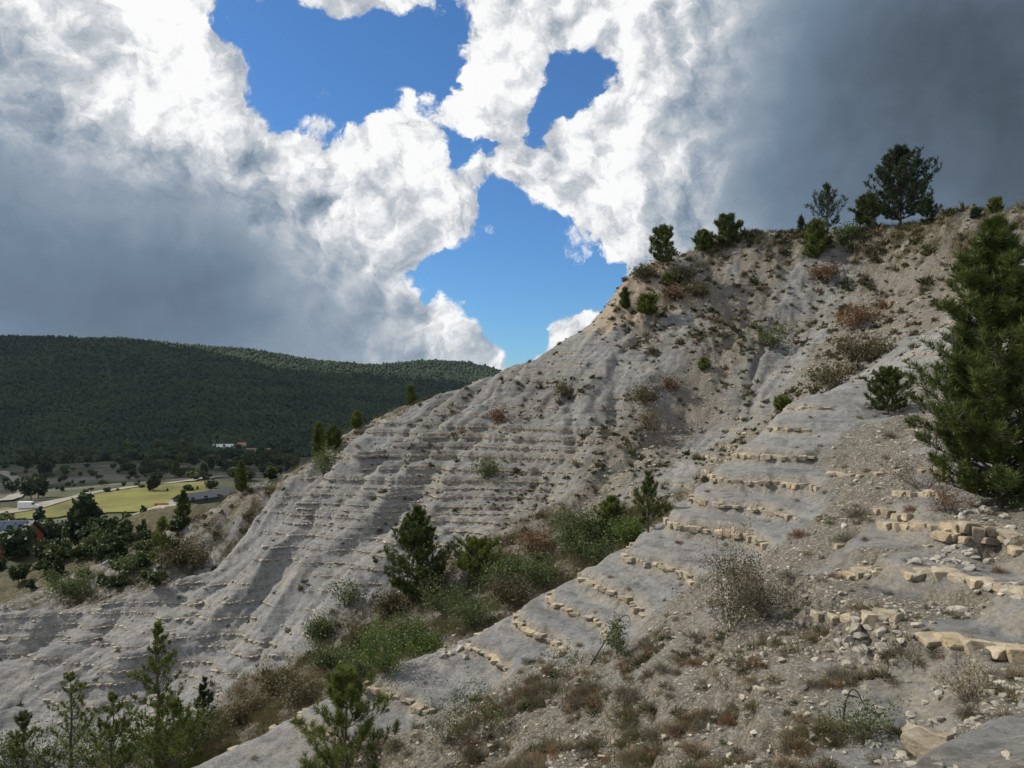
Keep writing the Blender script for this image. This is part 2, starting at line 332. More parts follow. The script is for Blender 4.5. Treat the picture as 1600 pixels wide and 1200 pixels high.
# out of sight: back of S3, behind the crest, under the camera, to the sides
for u, d, z in [(520, 22, -10.4), (340, 20, -10.8), (700, 24, -9.8), (830, 25.5, -8.9), (1000, 26.5, -6.9), (1100, 28.5, -4.5), (520, 27, -11.4), (760, 30, -9.3), (900, 31.5, -7.8), (1200, 32, -1.7), (1300, 36, 0.6), (1420, 40, 3.2),
                (800, 1.8, -1.75), (1500, 1.8, -1.6), (100, 1.8, -2.1), (800, 5, -3.2), (400, 6, -4.3), (100, 8, -5.6), (-200, 12, -8.3), (-400, 25, -12.5), (-500, 40, -15), (600, 9.5, -5.4), (300, 10.5, -6.7), (1150, 4.5, -2.7), (1400, 3, -1.9),
                (2100, 3, -1.3), (2100, 8, -.8), (2100, 16, 1.5), (2100, 30, 8), (2000, 42, 11)]: cpz(u, d, z)
for u, v, d in CREST:
    X, Y, Z = ray(u, v); z = Z * d / Y
    if u > 900: cpz(u, d * 1.14, z - 0.5); cpz(u, d * 1.5, z - 11); cpz(u, d * 2.1, z - 30)
    elif u > 350: cpz(u, d * 1.12, z - 2.2); cpz(u, d * 1.45, min(z - 9, -13)); cpz(u, d * 2.1, -24)
    else: cpz(u, d * 1.35, z - 3.4); cpz(u, d * 2.0, -25)
# the valley and the mountain across it
VAL = [(10, 832, 150), (60, 850, 130), (120, 850, 128), (200, 775, 225), (60, 792, 200), (300, 762, 250), (100, 768, 255), (200, 757, 300), (320, 770, 232), (20, 775, 275), (60, 735, 400), (150, 725, 450), (250, 730, 420), (200, 742, 380), (345, 712, 620), (400, 711, 640), (460, 700, 700), (330, 722, 520), (100, 716, 620), (0, 716, 620), (-200, 720, 620), (-200, 800, 200), (-300, 850, 120)]
MT = [(0, 640, 900), (150, 640, 900), (300, 640, 900), (500, 640, 950), (700, 640, 1000), (-200, 640, 900), (0, 528, 1350), (100, 532, 1350), (250, 543, 1380), (400, 553, 1420), (480, 560, 1450), (570, 572, 1520), (600, 574, 1600), (640, 570, 1550), (690, 564, 1500), (730, 567, 1500), (775, 580, 1500), (850, 600, 1500), (-200, 525, 1350), (-500, 520, 1350), (200, 590, 1100), (400, 595, 1150), (600, 605, 1250), (720, 600, 1250)]
cps(*VAL); cps(*MT)
for u in (950, 1200, 1600, 2200): cpz(u, 300, -40); cpz(u, 700, -45); cpz(u, 1400, 20)
for u in (-500, -100, 200, 450, 700, 1100, 1800): cpz(u, 2300, 20 if u < 560 or u > 650 else 30); cpz(u, 4200, 60)
CP = np.array(CP)
_r = np.hypot(CP[:, 0], CP[:, 1]); _q = np.stack([np.arctan2(CP[:, 0], CP[:, 1]), np.log(_r)], 1); _t = CP[:, 2] / _r
def _ker(d2): return np.where(d2 > 1e-12, d2 * np.log(np.maximum(d2, 1e-12)), 0.0)
def _fit():
    n = len(_q); A = np.zeros((n + 3, n + 3))
    A[:n, :n] = _ker(((_q[:, None] - _q[None]) ** 2).sum(2)) + np.eye(n) * 2e-6
    A[:n, n] = 1; A[:n, n + 1:] = _q; A[n:, :n] = A[:n, n:].T
    return np.linalg.solve(A, np.concatenate([_t, np.zeros(3)]))
_w = _fit()
def tps(az, lr):
    sh = az.shape; a = az.ravel(); l = lr.ravel(); out = np.empty(len(a))
    for i in range(0, len(a), 20000):
        s = slice(i, i + 20000)
        d2 = (a[s, None] - _q[None, :, 0]) ** 2 + (l[s, None] - _q[None, :, 1]) ** 2
        out[s] = _ker(d2) @ _w[:-3] + _w[-3] + a[s] * _w[-2] + l[s] * _w[-1]
    return out.reshape(sh)
def bil(a, fi, fj):
    i = np.clip(np.floor(fi).astype(int), 0, a.shape[0] - 2); j = np.clip(np.floor(fj).astype(int), 0, a.shape[1] - 2)
    x = fi - i; y = fj - j
    return (a[i, j] * (1 - x) + a[i + 1, j] * x) * (1 - y) + (a[i, j + 1] * (1 - x) + a[i + 1, j + 1] * x) * y

# near grid: rows of distance, columns of azimuth
AZ = np.linspace(R_(-47), R_(47), 690)
RR = np.exp(np.concatenate([np.linspace(math.log(1.6), math.log(7), 70, endpoint=False), np.linspace(math.log(7), math.log(72), 800, endpoint=False), np.linspace(math.log(72), math.log(135), 50)]))
# evaluate the smooth surface coarsely, then upsample
_ca = np.linspace(AZ[0], AZ[-1], 241); _cl = np.linspace(math.log(RR[0]), math.log(RR[-1]), 420)
_ct = tps(*np.meshgrid(_ca, _cl))
_FI = (np.log(RR) - _cl[0]) / (_cl[1] - _cl[0]); _FJ = (AZ - _ca[0]) / (_ca[1] - _ca[0])
GI, GJ = np.meshgrid(_FI, _FJ, indexing='ij')
T0 = bil(_ct, GI, GJ)
for _ in range(2):   # soften the facets of the upsampling
    T0[1:-1] = (T0[:-2] + 2 * T0[1:-1] + T0[2:]) / 4; T0[:, 1:-1] = (T0[:, :-2] + 2 * T0[:, 1:-1] + T0[:, 2:]) / 4
RG, AG = np.meshgrid(RR, AZ, indexing='ij')
XX = RG * np.sin(AG); YY = RG * np.cos(AG); ZS = T0 * RG

XC, YC = XX[::5, ::5], YY[::5, ::5]
_I, _J = np.meshgrid(np.arange(XX.shape[0]) / 5, np.arange(XX.shape[1]) / 5, indexing='ij')
_I = np.minimum(_I, XC.shape[0] - 1.001); _J = np.minimum(_J, XC.shape[1] - 1.001)
_i0 = _I.astype(int); _j0 = _J.astype(int); _fx = (_I - _i0).astype(np.float32); _fy = (_J - _j0).astype(np.float32)
def up(c):                              # a coarse field brought to the full grid
    c = c.astype(np.float32)
    return (c[_i0, _j0] * (1 - _fx) + c[_i0 + 1, _j0] * _fx) * (1 - _fy) + (c[_i0, _j0 + 1] * (1 - _fx) + c[_i0 + 1, _j0 + 1] * _fx) * _fy
def plan(lst):
    o = []
    for u, v, d in lst:
        X, Y, Z = ray(u, v); o.append((X * d / Y, d))
    return np.array(o)
def dist_line(x, y, pts):
    best = np.full(x.shape, 1e9)
    for a, b in zip(pts[:-1], pts[1:]):
        dx, dy = b - a; L2 = dx * dx + dy * dy + 1e-9
        t = np.clip(((x - a[0]) * dx + (y - a[1]) * dy) / L2, 0, 1)
        best = np.minimum(best, np.hypot(x - a[0] - t * dx, y - a[1] - t * dy))
    return best
wxc = fbm(XC * .35, YC * .35, 3, 5); wyc = fbm(XC * .35 + 40, YC * .35, 3, 9); wx = up(wxc); wy = up(wyc)
def zone(lst, w, soft=0.5):
    d = dist_line(XC + wxc * w * .5, YC + wyc * w * .5, plan(lst)); return up(1 - sst(w * (1 - soft), w * (1 + soft), d))
G1N = [(300, 1175, 27), (420, 1110, 28), (520, 1075, 28.5), (610, 1040, 29), (700, 1000, 29.5), (800, 945, 30.5), (900, 890, 32), (1000, 830, 34)]
zNear = zone(G1N, 3.0, .35)
zG1 = np.maximum(zone(G1[:10], 2.6), zNear); zG1u = zone(G1[8:], 1.5); zG2 = zone(G2, 1.5); zG1b = zone(G1b, 2.4)
zS4 = sst(0.0, 1.5, (YY * 0 + 15.5 + XX * .0) - YY - np.maximum(0, 0.6 - XX) * .9 - 0.6 + wx * 1.2) * sst(2.5, 4, RG)
zG0 = zone(G0 + [(-100, 930, 57), (100, 915, 58), (290, 870, 56)], 4.0)
def spot(u, v, d, w, ax=1.0):
    X, Y, Z = ray(u, v); cx, cy = X * d / Y, d
    return 1 - sst(w * .45, w * 1.2, np.hypot((XX - cx + wx * w * .4) / ax, YY - cy + wy * w * .4))
zCrest = zone([c for c in CREST if c[0] > 1080], 2.2); zCrestL = zone([c for c in CREST if c[0] < 700], 1.6)
zKnob = np.maximum(spot(1010, 455, 61, 4.0), spot(960, 510, 58.5, 3.0))
# grey marl windows left open in the foreground rubble
zWin = np.maximum.reduce([spot(1430, 860, 12.3, .8, 1.3), spot(1545, 960, 9.7, .85, 1.2), spot(1420, 1060, 8.8, .8, 1.5), spot(1560, 870, 11.2, .7, 1.4), spot(1560, 1160, 4.6, 1.0), spot(1330, 1130, 8.0, .5, 1.5), spot(1180, 820, 18.5, 1.3, 1.6)])
blot = up(fbm(XC * .22, YC * .22, 4, 21)); blot2 = fbm(XX * .9, YY * .9, 3, 23)
nearR = sst(9.0, 16, XX + (YY - 20) * .05) * (1 - sst(26, 34, YY)) * (YY > 10)
rub = np.clip(np.maximum.reduce([zG1 * .85, zG1u * .9, zG2 * .95, zG1b * .8, zS4 * .95, zKnob * .3, nearR * .6, zG0 * .5]) + blot * .28 + blot2 * .08 + .15 * sst(42, 54, YY) * sst(-8, 6, XX), 0, 1)
rub = rub * (1 - .95 * zWin)
upper = sst(47, 55, YY) * sst(4, 14, XX)
rub = np.clip(rub + upper * (.22 + .45 * blot + .3 * blot2), 0, 1)
tan = np.clip(np.maximum.reduce([zKnob * .85, zCrestL * .55, zCrest * .4]) + blot2 * .15 - .1 + .12 * upper + .05 * sst(40, 50, YY) + .14 * blot * sst(40, 50, YY), 0, 1)
veg = np.clip(np.maximum.reduce([zone(G1[2:8], 2.0) * .75, zNear * .75, zCrest * .75, zG0 * .65, zone([(640, 1200, 13.9), (760, 1150, 13.8), (880, 1090, 14.2)], 1.4) * .6, zG1b * .5 * sst(40, 46, YY)]) + blot2 * .35 - .12, 0, 1)
veg = np.maximum(veg, .95 * sst(66, 78, RG) * sst(-2, 0, -XX * 0 + 1)); veg *= (1 - zWin)

# relief
dxr = (.78 * XX - .62 * YY); dst = (.62 * XX + .78 * YY)
sm = 1 - np.clip(np.maximum(rub, zG1), 0, 1)
wob = up(fbm(XC * .16, YC * .16, 3, 31)) * .9
def rid(f, s, st=.06): return 1 - np.abs(pn((dxr + wob) * f, dst * st * f * 2 + s * 7.3, s)) * 2.4     # sharp crests
def val(f, s, st=.05): return np.abs(pn((dxr + wob * 1.3) * f, dst * st * f * 2 + s * 3.1, s)) * 2.4 - .6  # sharp runnels
def tent(lst, w, amp):
    d = dist_line(XC + wxc * .7, YC + wyc * .7, plan(lst)); return up(-amp * 2.0 * (1 - np.exp(-d / w)) * np.exp(-d / (3.2 * w)))
rib = tent(S1, 1.6, 1.0) + tent(S2, 1.5, 1.15) + tent(S3[1:13], .9, .16) + tent(RB[:5], 1.8, .8) - tent(g1, 1.1, 1.0) - tent(G1[7:], 1.2, .8) - tent([(895, 600, 51.5), (893, 660, 48), (905, 725, 44.6)], .7, .55) - tent([(962, 560, 54.5), (958, 620, 50), (945, 690, 46)], .7, .5) \
    - tent([(1125, 590, 50.5), (1180, 500, 57), (1200, 440, 60)], .9, .7) - tent([(1000, 480, 60), (930, 560, 55)], .9, .4) - tent([(620, 690, 51.5), (500, 860, 40)], .5, .3) - tent([(690, 1110, 15.8), (850, 1010, 17.2)], .35, .12) - tent([(600, 1140, 15.8), (720, 1060, 17)], .3, .10)
rib = rib * sst(8, 12, RG)
far_ = sst(30, 38, YY)
rill = far_ * (.26 * rid(.30, 41) + .36 * val(.42, 43) * (.4 + sst(-.3, .3, blot)) + .09 * val(1.05, 45) + .03 * val(2.4, 46)) + (1 - far_) * (.03 * rid(.5, 47) + .05 * val(.8, 49) * sst(-.3, .3, blot)) + .012 * rid(4., 51)
ZN = ZS + rib + rill * (.25 + .75 * sm) * sst(5, 14, RG) - .16 * far_
ZN += (1 - sm) * (fbm(XX * .9, YY * .9, 4, 61) * .13 + fbm(XX * 3.1, YY * 3.1, 3, 63) * .045) * sst(2, 6, RG)
ZN += up(fbm(XC * .45, YC * .45, 3, 67)) * (.045 + .06 * far_ + .25 * upper) + fbm(XX * 1.7, YY * 1.7, 4, 69, .6) * (.022 + .11 * upper + .045 * far_)
ZN += sst(70, 95, RG) * up(fbm(XC * .06, YC * .06, 4, 71)) * 1.6
# beds of limestone: level, thickness, strength
BEDS = [(-.15, .14, .5), (-.8, .17, .75), (-1.55, .20, .95), (-2.22, .22, 1.), (-2.78, .18, .85), (-3.34, .24, 1.), (-4.14, .17, .85), (-4.74, .19, 1.), (-5.15, .12, .6), (-5.56, .16, .85), (-6.05, .13, .7), (-6.35, .10, .5), (-6.7, .16, .95), (-7.15, .12, .7), (-7.7, .14, .8), (-8.3, .12, .6), (-8.9, .13, .7), (-9.5, .12, .55), (-10.1, .13, .6), (-10.9, .13, .6), (-11.6, .12, .6), (-12.3, .16, .9), (-12.75, .14, .85), (-13.3, .15, .9), (-13.75, .13, .8), (-14.4, .14, .8),
        (.6, .14, .5), (1.3, .13, .45), (2.2, .15, .5), (3.2, .13, .4), (4.1, .16, .55), (4.9, .13, .4), (6.0, .16, .55), (7.1, .14, .45), (8.0, .15, .5), (9.4, .14, .4), (10.6, .14, .4)]
dip = up(fbm(XC * .05, YC * .05, 2, 81)) * .35
ZB = ZN - dip
STR = []; BEDM = np.zeros_like(ZN)
BOOST = np.maximum(.75 * spot(690, 770, 42.5, 7.5, 1.5), .45 * spot(100, 990, 39.5, 8, 1.6)) + .5 * sst(28, 22, YY) - .12
lowf = 1 - np.clip(np.maximum.reduce([zG1, zG2 * .75, zG0, sst(66, 70, RG)]), 0, 1)
for k, (z0, h, st) in enumerate(BEDS):
    m = sst(-.22, .20, up(fbm(XC * .16 + k * 13.7, YC * .16, 3, 100 + k)) + (st - .62) * 1.0 + BOOST) * lowf
    m = m * (.35 + .65 * st)
    STR.append(m)
    wd = h * .75; x = (ZB - z0) / wd
    BEDM = np.maximum(BEDM, sst(.25, .6, m) * sst(.62, .38, np.abs(ZB - z0) / h))
    ZN = ZN + 2.1 * m * wd * x * np.exp(-x * x)
# thin harder laminae between
LAM = [up(fbm(XC * .2 + k * 3.1, YC * .2, 2, 300 + k)) for k in range(6)]
for k in range(70):
    z0 = -15 + k * .38 + rng.uniform(-.12, .12); wd = rng.uniform(.02, .045); x = (ZB - z0) / wd
    ZN = ZN + rng.uniform(.6, 1.7) * wd * x * np.exp(-x * x) * sm * sst(-.2, .3, LAM[k % 6])
TN = ZN / RG
CM = np.maximum.accumulate(TN, axis=0)
VIS = TN >= CM - .0012
LR = np.log(RR)
def grid_at(x, y):
    r = np.hypot(x, y); a = np.arctan2(x, y)
    fi = np.interp(np.log(np.maximum(r, 1e-3)), LR, np.arange(len(RR))); fj = (a - AZ[0]) / (AZ[1] - AZ[0])
    return fi, np.clip(fj, 0, len(AZ) - 1.001)
def samp(a, x, y): return bil(a, *grid_at(np.asarray(x, float), np.asarray(y, float)))
def hz(x, y): return float(samp(ZN, np.array([x]), np.array([y]))[0])
def hit(u, v):
    X, Y, Z = ray(u, v); a = math.atan2(X, Y); t = Z / math.hypot(X, Y)
    fj = min(max((a - AZ[0]) / (AZ[1] - AZ[0]), 0), len(AZ) - 1.01); j = int(fj); f = fj - j
    col = TN[:, j] * (1 - f) + TN[:, j + 1] * f
    k = np.nonzero(col[60:] >= t)[0]
    if len(k) == 0: i = int(np.argmax(col))
    else: i = 60 + int(k[0])
    return Vector((RR[i] * math.sin(a), RR[i] * math.cos(a), RR[i] * float(col[i])))
def upt(u, v, d):                       # ground below a pixel column at a known distance
    X, Y, Z = ray(u, v); x = X / Y * d; return Vector((x, d, hz(x, d)))
def proj(x, y, z):
    c, s = math.cos(PITCH), math.sin(PITCH); yy = y * c + z * s; zz = -y * s + z * c
    return 800 + F * x / yy, 600 - F * zz / yy

nr, nc = XX.shape
idx = np.arange(nr * nc).reshape(nr, nc)
quads = np.stack([idx[:-1, :-1], idx[:-1, 1:], idx[1:, 1:], idx[1:, :-1]], -1).reshape(-1, 4)
maskA = np.stack([rub, tan, veg, BEDM * (1 - .8 * rub) * (.62 - .25 * far_)], -1).reshape(-1, 4)
hill = add('hillside', mesh_np('hillside', np.stack([XX, YY, ZN], -1).reshape(-1, 3), quads, M['terrain'], True, {'mask': maskA, 'weather': np.clip(sst(34, 46, YY) * (.55 + .8 * blot) * sst(-16, 4, XX + .3 * (YY - 45)) + .25 * sst(36, 40, YY), 0, 1).ravel()}), kind='structure')

# ------------------------------------------------------------------ limestone blocks of the beds
ico_v = []
_ph = (1 + 5 ** .5) / 2
for a, b in ((1, _ph), (-1, _ph), (1, -_ph), (-1, -_ph)): ico_v += [(0, a, b), (a, b, 0), (b, 0, a)]
ico_v = np.array(ico_v) / math.hypot(1, _ph)
def hull_faces(V):
    import bmesh
    bm = bmesh.new(); [bm.verts.new(p) for p in V]; bm.verts.ensure_lookup_table()
    bmesh.ops.convex_hull(bm, input=bm.verts); bm.verts.index_update()
    f = np.array([[v.index for v in q.verts] for q in bm.faces if len(q.verts) == 3]); bm.free(); return f
ico_f = hull_faces(ico_v)
oct_v = np.array([(1, 0, 0), (-1, .2, 0), (0, 1, .1), (.1, -1, 0), (0, 0, 1), (0, .1, -1.)]); oct_f = hull_faces(oct_v)
def rock(seed, n=18):
    r = np.random.default_rng(seed); V = r.normal(0, 1, (n, 3)); V /= np.linalg.norm(V, axis=1)[:, None]; V = np.sign(V) * np.abs(V) ** .75
    V *= r.uniform(.85, 1.1, (n, 1)) * .5
    f = hull_faces(V); used = np.unique(f); mp = np.full(n, -1); mp[used] = np.arange(len(used))
    return V[used], mp[f]
BV = []
for s in range(10):
    r = np.random.default_rng(950 + s); pts = []
    for sx in (-1, 1):
        for sy in (-1, 1):
            for sz in (-1, 1):
                cpt = np.array([sx, sy, sz]) * .5 * r.uniform(.74, 1.04, 3)
                for ax in range(3):
                    q = cpt.copy(); q[ax] *= r.uniform(.40, .88); pts.append(q)
    pts = np.array(pts + list(r.uniform(-.47, .47, (10, 3)))) * (1 + .05 * r.normal(0, 1, (34, 1))); f = hull_faces(pts); used = np.unique(f); mp = np.full(len(pts), -1); mp[used] = np.arange(len(used))
    BV.append((pts[used], mp[f]))
gx = np.gradient(ZS, axis=0) / np.gradient(RG, axis=0)
gaz = np.gradient(ZS, axis=1) / (np.gradient(AG, axis=1) * RG)
GXX = gx * np.sin(AG) + gaz * np.cos(AG); GYY = gx * np.cos(AG) - gaz * np.sin(AG)
blocks = []                              # x y z tx ty len dep h px
ZF = ZN - dip; NB = nr - 55
for k, (z0, h, st) in enumerate(BEDS):
    S = ZF - z0; i, j = np.nonzero((S[70:NB, :-1] * S[71:NB + 1, :-1] < 0)); i += 70
    i2, j2 = np.nonzero((S[70:NB, :-1] * S[70:NB, 1:] < 0)); i2 += 70
    def lerp(a, i, j, di, dj): f = S[i, j] / (S[i, j] - S[i + di, j + dj]); return a[i, j] * (1 - f) + a[i + di, j + dj] * f
    px = np.concatenate([lerp(XX, i, j, 1, 0), lerp(XX, i2, j2, 0, 1)]); py = np.concatenate([lerp(YY, i, j, 1, 0), lerp(YY, i2, j2, 0, 1)])
    ii = np.concatenate([i, i2]); jj = np.concatenate([j, j2])
    ok = (STR[k][ii, jj] > .42) & VIS[ii, jj] & (rub[ii, jj] < .97) & (RG[ii, jj] > 14.2)
    px, py, ii, jj = px[ok], py[ok], ii[ok], jj[ok]
    o = np.argsort(jj * 2000 + ii); px, py, ii, jj = px[o], py[o], ii[o], jj[o]
    cells = {}
    for x, y, a, b in zip(px, py, ii, jj):
        rr_ = RR[a]; Ln = rng.uniform(.11, .34) * (1.0 if rr_ < 15 else .85)
        near = False; cx, cy = int(x // .5), int(y // .5)
        for ex in (-1, 0, 1):
            for ey in (-1, 0, 1):
                for (qx, qy, ql) in cells.get((cx + ex, cy + ey), ()):
                    if (x - qx) ** 2 + (y - qy) ** 2 < ((Ln + ql) * .47) ** 2: near = True; break
        if near: continue
        cells.setdefault((cx, cy), []).append((x, y, Ln))
        drop = .06 + .5 * float(rub[a, b]) * .9 + (1 - min(1, STR[k][a, b])) * .35
        if rng.random() < drop * (.35 if rr_ < 26 else .8): continue
        gxx, gyy = GXX[a, b], GYY[a, b]; gl = math.hypot(gxx, gyy)
        if gl < .12: continue
        nx, ny = -gxx / gl, -gyy / gl     # downhill
        if rr_ < 16 and -(nx * x + ny * y) / rr_ < .5: continue
        hh = h * rng.uniform(.55, 1.15) * (1.1 if rr_ < 14 else .78); dep = rng.uniform(.22, .36); pro = rng.uniform(.03, .15) * (1 if rr_ < 26 else .5)
        blocks.append((x - nx * (dep / 2 - pro), y - ny * (dep / 2 - pro), z0 + dip[a, b] + rng.normal(0, .018), math.atan2(ny, nx), Ln * rng.uniform(1.1, 1.35), dep, hh, Ln * F / rr_))
# the ledges close by, followed one by one
for (pl, h0, seed) in [([(1378, 828), (1440, 830), (1520, 836), (1545, 838)], .25, 1), ([(1560, 842), (1640, 846)], .22, 2), ([(1318, 905), (1400, 903), (1480, 908), (1500, 915)], .22, 3), ([(1272, 968), (1330, 972), (1402, 980)], .26, 4), ([(1446, 1012), (1500, 1020), (1560, 1032), (1640, 1042)], .24, 5), ([(1500, 915), (1560, 926), (1640, 945)], .22, 6), ([(1446, 1172), (1452, 1200)], .20, 7), ([(1300, 742), (1340, 748), (1400, 740)], .15, 8), ([(1400, 775), (1460, 778), (1490, 782)], .2, 9)]:
    q = np.array(pl, float); t_ = 0.0; Lp = np.concatenate([[0], np.cumsum(np.hypot(*np.diff(q, axis=0).T))])
    while t_ < Lp[-1]:
        u_, v_ = np.interp(t_, Lp, q[:, 0]), np.interp(t_, Lp, q[:, 1]); p_ = hit(u_, v_); L_ = rng.uniform(.13, .34); rr_ = p_.y
        hh = h0 * rng.uniform(.6, 1.0); dep = rng.uniform(.3, .5)
        blocks.append((p_.x + L_ / 2, p_.y + dep * .5 - rng.uniform(.06, .16), p_.z + hh * .18, -math.pi / 2 + rng.normal(.08, .10), L_ * 1.12, dep, hh, L_ * F / rr_))
        t_ += L_ * F / rr_ * rng.uniform(.98, 1.04)
        if rng.random() < .06: t_ += rng.uniform(8, 22)
blocks = np.array(blocks); _uu = 800 + F * blocks[:, 0] / blocks[:, 1]
order = np.argsort(-blocks[:, 7] * ((_uu > -20) & (_uu < 1620)))
bmesh_ = [mesh_np('limestone_block', v, f, M['block']) for v, f in BV]
def block_tf(b, V, k):
    x, y, z, a, L_, dep, h, _ = b
    P = V * np.array([dep, L_, h]); c, s = math.cos(a + k), math.sin(a + k)
    return np.stack([P[:, 0] * c - P[:, 1] * s + x, P[:, 0] * s + P[:, 1] * c + y, P[:, 2] + z], 1)
for n_, q in enumerate(order[:298]):
    b = blocks[q]; o = add('limestone_block', bmesh_[n_ % 10], hill, (b[0], b[1], b[2]), b[3] + rng.normal(0, .2) + (math.pi if n_ % 3 == 0 else 0), (b[5], b[4], b[6])); o.rotation_euler[0] = rng.normal(0, .05); o.rotation_euler[1] = rng.normal(0, .07)
for nm_, mk_, sel in (('limestone_course', 'block', lambda b: b[0] > -6), ('grey_limestone_course', 'stone', lambda b: b[0] <= -6)):
    VV, FF, AA, off = [], [], [], 0
    for q in order[298:]:
        if not sel(blocks[q]): continue
        V, f = BV[rng.integers(10)]; VV.append(block_tf(blocks[q], V, rng.normal(0, .12))); FF.append(f + off); off += len(V); AA.append(np.full(len(V), rng.random()))
    add(nm_, mesh_np(nm_, np.concatenate(VV), np.concatenate(FF), M[mk_], False, {'var': np.concatenate(AA)}), hill, kind='stuff')
print('BLOCKS', len(blocks), 'tris', sum(len(f) for f in FF))

# ------------------------------------------------------------------ loose stones
RV = [rock(s, 16) for s in range(12)]
def scatter(n, weight, rows=(45, nr - 55)):
    """random visible places on the grid, by weight"""
    out = []
    W = weight * VIS
    while len(out) < n:
        i = rng.integers(rows[0], rows[1], 4000); j = rng.integers(5, len(AZ) - 6, 4000)
        k = rng.random(4000) < W[i, j]
        out += list(zip(i[k], j[k]))
        if k.sum() == 0: break
    return out[:n]
def gpt(i, j):
    fi = rng.random(); fj = rng.random()
    r = RR[i] + (RR[i + 1] - RR[i]) * fi; a = AZ[j] + (AZ[1] - AZ[0]) * fj
    x, y = r * math.sin(a), r * math.cos(a); return x, y, r
sW = np.clip(rub - .35, 0, 1) ** 1.2 * (1 - .75 * np.clip(veg, 0, 1)) * np.clip(blot2 * 1.2 + .75, .08, 1) + .010 * (YY > 30) + .0015
st = []
sF = (.25 * rub + .3 * sst(-.1, .3, blot2) + .05) * (YY > 33) * (RG < 70)
for i, j in scatter(13000, sW) + scatter(6000, sF):
    x, y, r = gpt(i, j); s = .022 * (rng.random() + .05) ** -.62 * (.8 + r / 32)
    s = min(s, .30); st.append((x, y, r, s))
# heaps of bigger stones under the broken ledges
for (u, v, n, sp, smx) in [(1360, 1010, 46, .38, .22), (1470, 880, 30, .28, .22), (1520, 800, 16, .22, .22), (1500, 855, 20, .3, .18), (1430, 1130, 16, .3, .17), (1350, 990, 10, .2, .26), (1560, 930, 18, .3, .26), (1300, 1010, 22, .4, .12), (700, 1010, 14, .4, .32), (690, 1025, 8, .3, .38), (1100, 1060, 30, .6, .09), (1230, 1130, 50, .7, .12), (1380, 1140, 24, .5, .15), (960, 760, 26, 1.2, .22), (1010, 720, 24, 1.2, .2), (860, 850, 20, 1.0, .2), (1140, 620, 24, 1.2, .22), (1500, 660, 30, 1.0, .14), (1570, 350, 30, 1.6, .3), (1390, 690, 20, .7, .14)]:
    p = hit(u, v)
    for _ in range(n):
        x, y = p.x + rng.normal(0, sp), p.y + rng.normal(0, sp * .8); st.append((x, y, math.hypot(x, y), smx * rng.uniform(.3, 1.0)))
st = np.array(st); sz_ = samp(ZN, st[:, 0], st[:, 1])
su = 800 + F * st[:, 0] / st[:, 1]; vis = samp(VIS.astype(float), st[:, 0], st[:, 1]) > .5
_bott = 600 - F * (sz_ / st[:, 1]) < 1225
sorder = np.argsort(-(st[:, 3] / st[:, 2]) * ((su > 0) & (su < 1600) & vis & _bott))
rmesh = [mesh_np('stone', v, f, M['stone']) for v, f in RV]
def stone_label(x, y, s):
    sz = 'small' if s < .09 else 'middling' if s < .16 else 'large'
    if y < 10: return (sz + ' loose pale limestone stone on the rubble below the lowest ledges in the foreground', sz + ' loose foreground stones')
    if y < 21: return (sz + ' loose limestone stone in the rubble between the ledges and the grey spur', sz + ' loose stones among the ledges')
    return (sz + ' pale limestone stone lying in the gully under the far hillside', sz + ' stones in the gully')
for n_, q in enumerate(sorder[:295]):
    x, y, r, s = st[q]; lb, gp = stone_label(x, y, s)
    o = add('loose_stone', rmesh[n_ % 12], None, (x, y, sz_[q] + s * .07), 0, (s * rng.uniform(.9, 1.4), s * rng.uniform(.8, 1.1), s * rng.uniform(.5, .8)), lb, 'stone', gp)
    o.rotation_euler = (rng.normal(0, .25), rng.normal(0, .25), rng.uniform(0, 6.28))
VV, FF, AA, off = [], [], [], 0
for q in sorder[295:]:
    x, y, r, s = st[q]; V, f = (RV[rng.integers(12)] if s / r > .006 else (ico_v * .5, ico_f) if s / r > .003 else (oct_v * .5, oct_f))
    a = rng.uniform(0, 6.28); P = V * s * np.array([rng.uniform(.9, 1.5), rng.uniform(.7, 1.1), rng.uniform(.45, .8)]); c, sn = math.cos(a), math.sin(a)
    VV.append(np.stack([P[:, 0] * c - P[:, 1] * sn + x, P[:, 0] * sn + P[:, 1] * c + y, P[:, 2] + sz_[q] + s * .05], 1)); FF.append(f + off); off += len(V); AA.append(np.full(len(V), rng.random()))
add('rubble', mesh_np('rubble', np.concatenate(VV), np.concatenate(FF), M['stone'], False, {'var': np.concatenate(AA)}), None, label='pale limestone rubble strewn over the gullies and slopes', cat='rubble', kind='stuff')
print('STONES', len(st), 'tris', sum(len(f) for f in FF))

